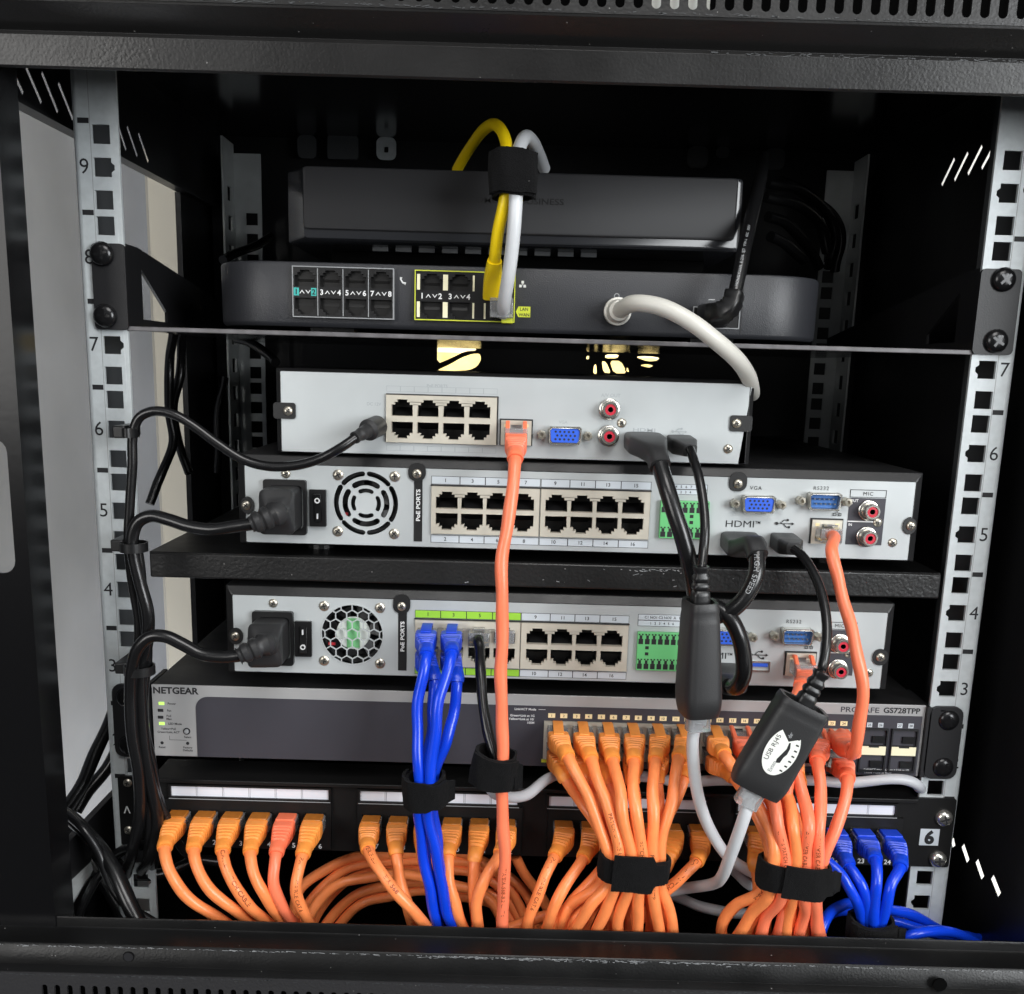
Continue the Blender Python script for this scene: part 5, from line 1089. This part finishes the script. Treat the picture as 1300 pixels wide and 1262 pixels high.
for q, row in ((640.3, r0),):
    mb = MB(); x = XZ(q, 818)[0]; mb.box(x - 5.6, x + 5.6, -4, 4, row - 4, row + 3.4); o = obj('dust_plug', mb, 'clear', None, bevel=.4, at=(x, 0, row)); tag(o, 'clear plug left in the port beside the black cable, half behind the long salmon cable', 'plug')
# white leads
loose('white_cable', 'white cable leaving the right-hand bundle strap, running behind the switch leads to the right rail', pts([(620, 995, -46), (628, 1008, -48), (645, 1013, -46), (668, 1008, -36), (692, 990, -22), (720, 982, -16), (760, 985, -14), (880, 991, -14), (1000, 993, -14), (1100, 991, -14), (1150, 992, -14), (1164, 996, -12), (1170, 1002, 4)]), 'grey_cable', 3.0, 'network cable')

# yellow and white leads of the modem
yx, yz = P(627, 362, MY).x, P(627, 362, MY).z
t = thing('patch_cable', 'yellow cable rising from the modem and curling behind the upper box', 'network cable', (yx, MY, yz))
pth = spline(pts([(627, 374, -4), (626, 352, -12), (628, 330, -20), (632, 296, -26), (640, 258, -30), (646, 222, -28), (645, 195, -20), (638, 168, -6), (627, 158, 8), (614, 165, 24), (600, 183, 44), (586, 205, 62), (580, 216, 70)]), 2.0)
mb = MB(); mb.tube(pth, 3.0, 14); obj('jacket', mb, 'yellow', t, smooth=60); T, A_, B_ = frames(pth); n = 12; mb = MB(); rings = []
for i in range(n): u = i / (n - 1); c = pth[i // 1 if i < len(pth) else -1]; rings.append(sup(c, A_[i], B_[i], 11.6 - 4.2 * u, 9 - 1.8 * u, 5 - 2.5 * u, 20))
mb.loft(rings); obj('boot', mb, 'yellow', t, smooth=42)
wx = P(640, 396, MY)
t = thing('patch_cable', 'white cable with a clear plug rising from the modem beside the yellow one', 'network cable', (wx.x, MY, wx.z))
pth = spline(pts([(639, 398, -4), (640, 384, -16), (644, 360, -24), (649, 325, -30), (653, 285, -34), (655, 250, -34), (656, 215, -30), (659, 190, -20), (667, 174, -6), (676, 180, 12), (685, 198, 36), (691, 214, 52)]), 2.0)
mb = MB(); mb.tube(pth, 3.4, 14); obj('jacket', mb, 'white_cable', t, smooth=60)
q = P(637, 392, 0); mb = MB(); mb.box(q.x - 6, q.x + 6, -10, 10, q.z - 5, q.z + 5); obj('plug', mb, 'clear', t, bevel=.5)
q = P(646, 405, -2); mb = MB(); mb.box(q.x - 4, q.x + 2, -3, 8, q.z - 2.2, q.z + 2.2); obj('latch', mb, 'yellow_line', t, bevel=.4)
# coax
cs = Vector((xs, MY, zs)) if False else P(783, 396, MY)
t = thing('coax_cable', 'thick white coaxial cable bending from the modem down behind the top recorder', 'coax cable', cs)
pth = spline([cs + Vector((0, -3, 0)), cs + Vector((.5, -12, .2))] + pts([(806, 385, -20), (840, 390, -28), (876, 408, -32), (908, 432, -30), (935, 456, -20), (949, 476, -4), (954, 492, 14), (955, 500, 40)]), 2.0)
mb = MB(); mb.tube(pth, 4.3, 16); obj('jacket', mb, 'coax', t, smooth=60)
mb = MB(); mb.lathe(cs, [(1.2, 7.2), (4, 7.4), (6, 7.2), (6.4, 6.2), (9, 6.0), (10, 5.6), (13, 5.2), (13.4, 4.4)], 24); obj('connector', mb, 'coax', t, smooth=35)
# modem power cord
q = P(905, 400, MY); t = thing('power_cord', 'black power cord with a right-angled plug in the modem', 'power cord', q)
pth = spline(pts([(905, 401, 2), (908, 399, -14), (918, 396, -22), (928, 388, -24), (933, 372, -22)]), 1.5); T, A_, B_ = frames(pth, (0, 0, 1)); rings = []
for i, c in enumerate(pth):
    u = i / (len(pth) - 1); k_ = .9 if (u > .55 and (u * 12) % 1 > .55) else 1; rings.append(sup(c, A_[i], B_[i], (12.5 - 3.5 * u) * k_, (17 - 8 * u) * k_, 5, 20))
mb = MB(); mb.loft(rings); obj('plug', mb, 'plastic', t, smooth=40)
pth = spline(pts([(932, 376, -22), (938, 350, -18), (944, 320, -12), (952, 285, 0), (960, 250, 16), (966, 222, 34), (968, 200, 60)]), 2.0); mb = MB(); mb.tube(pth, 3.6, 14); j = obj('cord', mb, 'black_cable', t, smooth=60); print_on(j, 'HONGYUAN  E-236  SJT  VW-1  60C  300V', pth, 3.6, 4, 1.3, 'grey_ink')

# hanging black cables far inside
for k, L in enumerate(([(975, 232, 120), (1010, 240, 130), (1045, 262, 150), (1058, 300, 160), (1052, 340, 170)], [(972, 250, 110), (1005, 258, 120), (1038, 280, 140), (1050, 320, 150)], [(975, 275, 120), (1000, 285, 130), (1022, 305, 140), (1040, 340, 150)], [(990, 230, 150), (1030, 250, 160), (1065, 290, 170), (1060, 345, 180)], [(978, 300, 110), (1000, 312, 120), (1020, 330, 130)])):
    loose('power_cord', ('topmost black cord hanging in the dark right of the upper box', 'second black cord down in the dark right of the upper box', 'middle black cord hanging in the dark right of the upper box', 'outermost black cord looping before the rear right rail', 'lowest short black cord right of the upper box')[k], pts(L), 'black_cable', 3.4, 'cable', 'cords right of the upper box')
for k, L in enumerate(([(221, 420, 160), (216, 470, 150), (213, 520, 150), (219, 560, 150), (208, 600, 150), (190, 640, 140)], [(231, 420, 170), (228, 470, 160), (220, 520, 160), (232, 575, 170), (240, 600, 170)], [(283, 330, 200), (310, 318, 230), (345, 300, 250)], [(350, 460, 150), (330, 440, 180), (300, 430, 200)], [(285, 480, 240), (278, 520, 230), (276, 600, 230)])):
    loose('hanging_cable', ('black cable hanging before the beige wall strip, left one', 'black cable hanging before the beige wall strip, right one', 'black cable crossing the rear left rail above the modem', 'black cable behind the upper left corner of the top recorder', 'black cable hanging beside the rear left rail')[k], pts(L), 'black_cable', 3.2, 'cable', 'cables hanging at the left rear')

# ------------------------------------------------------------------ power cords on the left
def cord(label, plug_ctrl, ctrl, r, body, ribs=True, name='power_cord', mats=('plastic_m', 'black_cable')):
    pth = spline(plug_ctrl, 1.2); t = thing(name, label, 'power cord', plug_ctrl[0], 'power cords on the left')
    T, A_, B_ = frames(pth, (0, 0, 1)); rings = []; n = len(pth)
    for i, c in enumerate(pth):
        u = i / (n - 1); w_, h_, e = body(u); rings.append(sup(c, A_[i], B_[i], h_, w_, e, 24))
    mb = MB(); mb.loft(rings); obj('plug', mb, mats[0], t, smooth=38)
    pt = spline(ctrl, 2.0); mb = MB(); mb.tube(pt, r, 14); obj('cord', mb, mats[1], t, smooth=60); return t
def iec(u):
    if u < .5: return (18.5, 24.5 - 1.5 * u, 8)
    if u < .58: q = (u - .5) / .08; return (18.5 - 4.5 * q, 23.7 - 10.7 * q, 6)
    g = ((u - .56) / .44 * 4.2) % 1; k = .8 if g > .58 else 1; q = max(0, (u - .58) / .42)
    return ((14 - 4 * q) * k, (13 - 3.4 * q) * k, 2.6)
ic = A['_inlet']; i2 = Vector((ic[0] - .3, 2, ic[1]))
pa = [i2, i2 + Vector((-1, -16, -.5))] + pts([(350, 652, -30), (333, 660, -34), (318, 666, -36)])
cord('black mains cord from the round-grille recorder into the left bundle', pa, pts([(321, 665, -36), (300, 668, -36), (270, 672, -36), (240, 668, -34), (215, 660, -32), (192, 655, -30), (176, 662, -30), (168, 682, -30), (170, 705, -30), (178, 740, -30), (188, 780, -30), (186, 820, -28), (179, 850, -28), (180, 900, -28), (184, 950, -28), (193, 1000, -26), (200, 1040, -22), (192, 1085, -14), (180, 1105, 0)]), 3.3, iec)
ic = B['_inlet']; i3 = Vector((ic[0] - .3, 2, ic[1]))
pa = [i3, i3 + Vector((-1, -16, -.5))] + pts([(336, 818, -30), (318, 826, -34), (303, 833, -36)])
cord('black mains cord from the honeycomb-grille recorder into the left bundle', pa, pts([(306, 832, -36), (285, 834, -36), (255, 830, -36), (232, 818, -36), (210, 808, -36), (192, 808, -36), (176, 822, -36), (168, 848, -34), (166, 880, -32), (168, 930, -32), (176, 980, -30), (178, 1030, -26), (168, 1080, -16), (160, 1110, 0)]), 3.4, iec)
dc = P(479, 541, -3)
cord('thin black adapter cord from the short top recorder to the left rail', [dc] + pts([(466, 547, -16), (450, 556, -24)]), pts([(455, 553, -22), (430, 570, -26), (405, 583, -26), (375, 591, -26), (340, 592, -26), (310, 584, -26), (275, 562, -26), (245, 540, -26), (220, 526, -26), (195, 522, -26), (177, 530, -26), (169, 550, -26), (168, 590, -26), (165, 640, -26), (163, 690, -26), (168, 740, -24), (176, 790, -24), (174, 850, -24), (178, 920, -26), (186, 990, -24), (190, 1050, -20), (186, 1090, -10)]), 2.5,
     lambda u: ((11.5 if u < .55 else 8.8 - 2.4 * u) * (.9 if .6 < u < .95 and (u * 14) % 1 > .5 else 1),) * 2 + (2,))
loose('power_cord', 'extra black cord at the right of the left bundle, below the lower shelf', pts([(174, 700, -28), (180, 740, -28), (186, 790, -28), (184, 840, -26), (182, 870, -26), (186, 930, -26), (192, 980, -24), (198, 1030, -20), (195, 1080, -10), (190, 1110, 10)]), 'black_cable', 2.9, 'power cord', 'power cords on the left')
loose('power_cord', 'black cord at the inner edge of the left bundle beside the switch logo', pts([(176, 860, -22), (180, 920, -20), (188, 960, -18), (198, 1000, -16), (214, 1040, -14), (240, 1085, 0), (280, 1095, 8)]), 'black_cable', 2.8, 'power cord', 'power cords on the left')
for k, (x, y, wd, Y) in enumerate(((166, 549, 6.5, -26), (170, 694, 12, -29), (177, 850, 14, -29))):
    c = P(x, y, Y); t = thing('cable_tie', ('black cable tie holding one thin cord to the left rail beside unit number 6', 'black cable tie round the cords level with the lower shelf', 'black cable tie round the cords beside unit number 3')[k], 'cable tie', c, 'cable ties on the left rail')
    rings = []
    for a in range(24):
        th = 2 * math.pi * a / 24; d = Vector((math.cos(th) * wd / 2 * 1.05, math.sin(th) * (5.5 + wd * .1), 0)); q = d * 1.12; h = 2.4
        rings.append([c + d + Vector((0, 0, -h)), c + q + Vector((0, 0, -h)), c + q + Vector((0, 0, h)), c + d + Vector((0, 0, h))])
    mb = MB(); mb.loft(rings, closed=True); obj('loop', mb, 'plastic', t, smooth=40)
    mb = MB(); e = c + Vector((-wd / 2 - 3.2, 4, 0)); mb.box(e.x - 3.4, e.x + 3.4, e.y - 3.5, e.y + 18, e.z - 3.2, e.z + 3.2); obj('head', mb, 'plastic', t, bevel=.8)
# loops and braces in the dark lower left corner
loose('sheathed_cable', 'thick black sheathed cable looping in the lower left corner', pts([(66, 1030, 10), (88, 1040, 0), (115, 1060, -10), (138, 1095, -20), (156, 1130, -30), (178, 1175, -40)]), 'black_cable', 4.4, 'cable')
loose('sheathed_cable', 'second black cable under the thick one in the lower left corner', pts([(70, 1046, 30), (95, 1070, 24), (120, 1100, 16), (150, 1150, 6), (165, 1190, 0)]), 'black_cable', 4.5, 'cable')
loose('power_cord', 'black cord curving level across the lower left under the bundle', pts([(120, 1085, 20), (150, 1108, 10), (185, 1112, 6), (220, 1104, 12), (250, 1090, 20)]), 'black_cable', 3.4, 'power cord')
loose('power_cord', 'black cord curling from the bundle end toward the first patch lead', pts([(140, 1090, 0), (165, 1078, -6), (190, 1070, -8), (215, 1078, 0)]), 'black_cable', 3.2, 'power cord')
loose('wall_cable', 'black cable slanting down before the grey wall at the lower left', pts([(146, 900, 80), (128, 945, 70), (108, 985, 60), (90, 1015, 52), (76, 1045, 46)]), 'black_cable', 4.2, 'cable')
loose('wall_cable', 'second slanting black cable close to the left rail foot', pts([(150, 950, 90), (135, 975, 80), (116, 1000, 70), (96, 1030, 60)]), 'black_cable', 4.2, 'cable')
loose('power_cord', 'thin black cord tangled over the thick one in the lower left corner', pts([(78, 1028, -4), (104, 1048, -16), (126, 1080, -20), (140, 1122, -26), (160, 1150, -30), (196, 1172, -34)]), 'black_cable', 2.6, 'power cord')
loose('power_cord', 'thin black cord looping up from the lower left corner to the rail foot', pts([(96, 1180, -20), (108, 1140, -14), (128, 1108, -8), (150, 1096, 0), (172, 1104, 10)]), 'black_cable', 2.6, 'power cord')
# blue slack on the lower right
for k, L in enumerate(([(1048, 1092, -40), (1070, 1110, -46), (1084, 1135, -48), (1092, 1165, -42), (1096, 1200, -36)], [(1042, 1215, -40), (1042, 1185, -42), (1052, 1160, -34), (1072, 1148, -20), (1100, 1150, -6)], [(1128, 1205, -42), (1160, 1186, -44), (1195, 1180, -36), (1225, 1190, -24), (1255, 1210, -14)],
                       [(1120, 1150, -20), (1150, 1160, -10), (1190, 1178, 0), (1230, 1195, 10), (1265, 1215, 10)], [(1110, 1160, -10), (1160, 1178, -10), (1205, 1188, -10), (1260, 1192, 20), (1285, 1210, 30)], [(1030, 1175, -20), (1060, 1160, -14), (1090, 1158, -8), (1120, 1170, -10), (1150, 1200, -20)])):
    loose('patch_cable', ('blue cable slipping out from under the right orange bundle strap', 'blue loop left of the low black strap', 'bright blue loop sweeping right from the low black strap', 'upper blue cable slanting to the right corner', 'lower dark blue cable running level to the right corner', 'blue cable crossing behind the low black strap')[k], pts(L), 'blue', 3.0, 'network cable', 'blue slack cables')

# ------------------------------------------------------------------ extenders
def extender(label, top, bot, wt, wb, tt, tb_, side, sticker=False, cable=None, usb=None):
    """black pod lofted from top to bottom; side = direction of its width"""
    top, bot = Vector(top), Vector(bot); ax = (bot - top).normalized(); L = (bot - top).length; sd = Vector(side); sd = (sd - ax * sd.dot(ax)).normalized(); nr = sd.cross(ax)
    if nr.y > 0: nr = -nr
    t = thing('usb_extender', label, 'usb extender', top, 'usb extenders'); rings = []; n = 28
    for k in range(n + 1):
        u = k / n; e = 4.2; w_ = wt + (wb - wt) * min(1, u / .8) ** .8; h = tt + (tb_ - tt) * u
        if u > .82: q = (u - .82) / .18; w_ *= 1 - .10 * q * q; h *= 1 - .22 * q * q
        if u < .03: w_ *= .96; h *= .94
        if abs(u - .11) < .02: w_ *= .972; h *= .965
        rings.append(sup(top + ax * (L * u), sd, nr, w_, h, e, 28))
    inner = [sup(top + ax * (.2), sd, nr, wt * .80, tt * .74, 4, 28), sup(top + ax * 3.5, sd, nr, wt * .78, tt * .72, 4, 28)]
    mb = MB(); mb.loft(inner[::-1] + rings, True, True); obj('shell', mb, 'plastic_m', t, smooth=35)
    if sticker:
        c = top + ax * (L * .50) - sd * .6 + nr * (tt * .5 + .0); c = top + ax * (L * .50) - sd * .6 + nr * ((tt + (tb_ - tt) * .5) / 2 + .12)
        a_, b_ = -ax * 12.6, sd * 7.8; mb = MB(); k = 40
        mb.add([c + a_ * math.cos(2 * math.pi * i / k) + b_ * math.sin(2 * math.pi * i / k) for i in range(k)], [list(range(k))]); st = obj('sticker', mb, 'white_label', t)
        bs = (-ax, -sd)
        text('USB RJ45', c + nr * .08 - sd * 4.5 - ax * 0.3, 2.2, 'ink', st, width=13.5, bold=.0, basis=bs)
        text('Exten', c + nr * .08 + ax * 8.3 - sd * .4, 1.9, 'grey_ink', st, basis=bs, width=5.5); text('der', c + nr * .08 - ax * 9.6 - sd * .2, 1.9, 'grey_ink', st, basis=bs, width=3.6)
        mb = MB(); pl = [(-7.5, -.8), (-5, -1.1), (-1, -.2), (3, .7), (7, .3), (7.4, 1.0), (4, 2.2), (0, 2.3), (-2.5, 1.5), (-6.5, 1.2)]
        mb.add([c + nr * .08 - ax * a * .8 + sd * (b * .95 + .9) for a, b in pl], [list(range(len(pl)))]); obj('logo_mark', mb, 'ink', st)
        mb = MB()
        for i in range(7):
            a = -8.4 + 2.9 * i; d = 6.3 * math.sqrt(max(.05, 1 - (a / 12.6) ** 2)); mb.add([c + nr * .08 - ax * (a + p) + sd * (d + q) for p, q in ((-.38, -1.0), (.38, -1.0), (.38, .5), (-.38, .5))], [(0, 1, 2, 3)])
        struct(obj('tick_marks', mb, 'ink', st), 'stuff')
    # strain relief at the top
    c = top; n = 16; rings = []
    for i in range(n): u = i / (n - 1); k_ = .8 if (u > .25 and (u * 4.5) % 1 > .6) else 1; rings.append(sup(top + ax * (3 - 20 * u), sd, nr, (9.5 - 2 * u) * k_, (8 - 1.5 * u) * k_, 4, 18))
    mb = MB(); mb.loft(rings); obj('strain_relief', mb, 'plastic', t, smooth=35)
    pl = spline([top - ax * 14] + usb, 2.0); mb = MB(); mb.tube(pl, 2.45, 12); obj('usb_lead', mb, 'black_cable', t, smooth=60)
    # clear plug and its white cable
    mb = MB(); a, b = bot - ax * 2, bot + ax * 9; mb.loft([sup(a, sd, nr, 11.6, 7.6, 9, 16), sup(b, sd, nr, 11.6, 7.6, 9, 16)]); obj('plug', mb, 'clear', t, smooth=40)
    mb = MB(); a, b = bot, bot + ax * 6; mb.loft([sup(a, sd, nr, 8.6, 4.4, 9, 16), sup(b, sd, nr, 7, 4.2, 9, 16)]); obj('plug_core', mb, 'white_cable', t, smooth=40)
    pl = spline([bot + ax * 4] + cable, 2.0); mb = MB(); mb.tube(pl, 3.15, 14); j = obj('network_lead', mb, 'white_cable', t, smooth=60)
    return t, j, pl
def usb_plug(t, port, end, wd=13.5, h=8.6):
    pth = spline([Vector(port), Vector(port) + Vector((0, -14, -.6)), Vector(end)], 1.2); T, A_, B_ = frames(pth, (1, 0, 0)); n = len(pth); rings = []
    for i, c in enumerate(pth):
        u = i / (n - 1); q = max(0, (u - .62) / .38); rings.append(sup(c, A_[i], B_[i], wd * (1 - .45 * q), h * (1 - .25 * q), 8 - 4 * q, 24))
    mb = MB(); mb.loft(rings); return obj('usb_plug', mb, 'plastic_m', t, smooth=38)
pu = P(862, 562, 0); pe = pts([(876, 572, -26)])[0]
t, j, pl = extender('slim black extender hanging upright between the two long recorders', P(889, 762, -66), P(886, 905, -66), 14.6, 19.5, 21, 26, (1, 0.15, 0),
                cable=pts([(880, 935, -64), (882, 985, -60), (890, 1025, -56), (905, 1060, -48), (925, 1088, -40), (950, 1105, -30), (985, 1120, -20), (1020, 1128, -10)]), usb=pts([(893, 700, -60), (895, 670, -56), (893, 640, -50), (887, 605, -42), (880, 582, -34), (876, 570, -28)]))
usb_plug(t, (pu.x, pu.y, pu.z), pe)
pu = P(993, 686, 0); pe = P(1008, 697, -26)
t, j, pl = extender('tilted black extender with an oval USB RJ45 sticker, lying over the switch leads', P(1021, 892, -84), P(957, 1002, -84), 25.5, 27.5, 17, 15, (113, -8, -60), True,
                cable=pts([(947, 1030, -84), (937, 1060, -80), (926, 1090, -72), (917, 1112, -60), (905, 1122, -40), (870, 1128, -20), (830, 1135, -10)]), usb=pts([(1043, 852, -76), (1049, 820, -70), (1049, 785, -62), (1042, 750, -52), (1030, 722, -42), (1018, 705, -34), (1008, 697, -28)]))
usb_plug(t, (pu.x, pu.y, pu.z), pe)
for k, L in enumerate(([(840, 1130, -6), (880, 1150, -8), (915, 1156, -10), (960, 1160, -8)], [(925, 1100, -20), (950, 1120, -16), (975, 1130, -10)])):
    loose('white_cable', ('dim white cable lying low between the two orange bundles', 'short dim white cable ducking behind the right orange bundle')[k], pts(L), 'grey_cable', 3.1, 'network cable')

# HDMI leads
def hdmi(label, port, plug_end, ctrl, r=4.3, prt=None):
    port = Vector(port); pth = spline([port, port + Vector((0, -20, -.8))] + pts(plug_end), 1.3); t = thing('hdmi_cable', label, 'video cable', port, 'thick black video cables')
    T, A_, B_ = frames(pth, (1, 0, 0)); n = len(pth); rings = []
    for i, c in enumerate(pth):
        u = i / (n - 1); q = min(1, max(0, (u - .45) / .4)); rings.append(sup(c, A_[i], B_[i], 20.5 - 10 * q, 10 - .5 * q, 6 - 3 * q, 24))
    mb = MB(); mb.loft(rings); obj('hdmi_plug', mb, 'plastic_m', t, smooth=38)
    pt = spline([pth[-3]] + pts(ctrl), 2.0); mb = MB(); mb.tube(pt, r, 16); j = obj('cord', mb, 'black_cable', t, smooth=60)
    if prt: print_on(j, prt[0], pt, r, prt[1], prt[2], 'grey_ink')
    return t
x, z = XZ(816, 560); hdmi('thick black video cable hanging from the short top recorder past the green terminals', (x, 0, z), [(833, 578, -36), (838, 592, -42)], [(846, 618, -48), (856, 650, -52), (866, 680, -54), (874, 710, -54), (880, 740, -50), (884, 765, -44), (888, 790, -36)])
x, z = XZ(938, 686); hdmi('thick black video cable printed HIGH curving from the round-grille recorder behind the upright extender', (x, 0, z), [(957, 692, -36), (962, 706, -42)], [(960, 728, -46), (948, 755, -48), (930, 774, -48), (910, 782, -46), (890, 782, -44), (878, 775, -40)], 4.3, ('HIGH SPEED', 2, 2.5))
x, z = XZ(916, 852); hdmi('thick black video cable looping up from the honeycomb-grille recorder', (x, 0, z), [(922, 866, -30), (928, 872, -38)], [(936, 872, -46), (944, 855, -50), (943, 828, -50), (936, 802, -50), (924, 782, -48), (906, 770, -44), (890, 768, -40)])

# ------------------------------------------------------------------ hook-and-loop straps
def strap(label, c, wd, dp, h, tilt=0.0, flap=(200, 300), fh=1.0, fout=0.0, hole=False, seed=1, tail=0):
    rnd = random.Random(seed); c = Vector(c); t = thing('cable_strap', label, 'cable strap', c, 'black hook-and-loop straps'); ct, st = math.cos(tilt), math.sin(tilt)
    def put(x, y, z): return c + Vector((x * ct - z * st, y, x * st + z * ct))
    ph = [rnd.uniform(0, 6) for _ in range(3)]
    def ring(th, off, h_, zoff=0):
        ca, sa = math.cos(th), math.sin(th); e = 2.6; x = wd / 2 * math.copysign(abs(ca) ** (2 / e), ca); y = dp / 2 * math.copysign(abs(sa) ** (2 / e), sa); n = Vector((x / (wd / 2) ** 2, y / (dp / 2) ** 2)).normalized()
        wv = .5 * math.sin(2 * th + ph[0]) + .25 * math.sin(5 * th + ph[1]); z0 = -h_ / 2 + zoff + wv; z1 = h_ / 2 + zoff + wv * .6 + .3 * math.sin(3 * th + ph[2])
        a, b = off, off + 1.5; out = [put(x + n.x * a, y + n.y * a, z0)]
        for j in range(8):
            q = j / 7; u = b + .45 * math.sin(math.pi * q) + rnd.uniform(-.14, .14) + .25 * math.sin(7 * th + ph[2] + 3 * q); out.append(put(x + n.x * u, y + n.y * u, z0 + (z1 - z0) * q + rnd.uniform(-.12, .12)))
        return out + [put(x + n.x * a, y + n.y * a, z1)]
    mb = MB(); mb.loft([ring(2 * math.pi * k / 110, 0, h) for k in range(110)], closed=True); obj('band', mb, 'felt', t, smooth=50)
    a0, a1 = map(math.radians, flap); mb = MB(); n = 46
    mb.loft([ring(a0 + (a1 - a0) * k / n, 1.75 + fout * max(0, k / n - .6) * 2.5, h * (fh if k < n * .66 else fh + (min(fh, .92) - fh) * min(1, (k - n * .66) / 3)), .4) for k in range(n + 1)]); f = obj('flap', mb, 'felt', t, smooth=50)
    if tail:      # loose end of the strap curling away
        q0 = ring(a1, 1.9, h * .8, .4); q1 = ring(a1 - .12, 1.9, h * .8, .4); c0 = sum(q0[1:-1], Vector()) / (len(q0) - 2); c1 = sum(q1[1:-1], Vector()) / (len(q1) - 2); tg = (c0 - c1).normalized(); nn = Vector((tg.y, -tg.x, 0)).normalized(); rings = []
        for i in range(9):
            u = i / 8; c_ = c0 + tg * (tail * u) + nn * (tail * .45 * u * u) - tg * 1.5; hz = Vector((0, 0, h * (.42 - .06 * u * u))); th = nn * .75
            rings.append([c_ - hz - th, c_ - hz + th, c_ + hz + th + Vector((0, 0, rnd.uniform(-.2, .2))), c_ + hz - th])
        mb = MB(); mb.loft(rings); obj('loose_end', mb, 'felt', t, smooth=50)
    return t, f
strap('black strap round the yellow and white modem cables', P(653, 223, -28), 18.5, 18, 20.5, 0, (190, 330), .96, seed=2)
strap('black strap round the four blue cables below the honeycomb-grille recorder', P(541, 1001, -48), 17.5, 20, 14.5, .06, (150, 335), 1.12, 1.0, seed=3, tail=5)
strap('black strap holding the black cable against the long salmon cable', P(627, 974, -51), 19, 19, 17.5, -.14, (200, 330), .95, .6, seed=4, tail=4)
t, f = strap('wide black strap with a square tab round the left orange bundle', P(805, 1099, -57.5), 34.5, 17, 12.5, -.05, (235, 318), 1.6, .4, seed=5)
q = P(813, 1082, -76); 
strap('wide black strap round the right bundle of orange and salmon cables', P(1007, 1109, -58.8), 35, 19, 14.5, -.09, (250, 345), 1.25, 1.0, seed=6, tail=5)
strap('low black strap round the blue cables, half behind the front beam', P(1104, 1186, -42), 21, 18, 20, 0.0, (200, 330), .95, seed=7, tail=5)
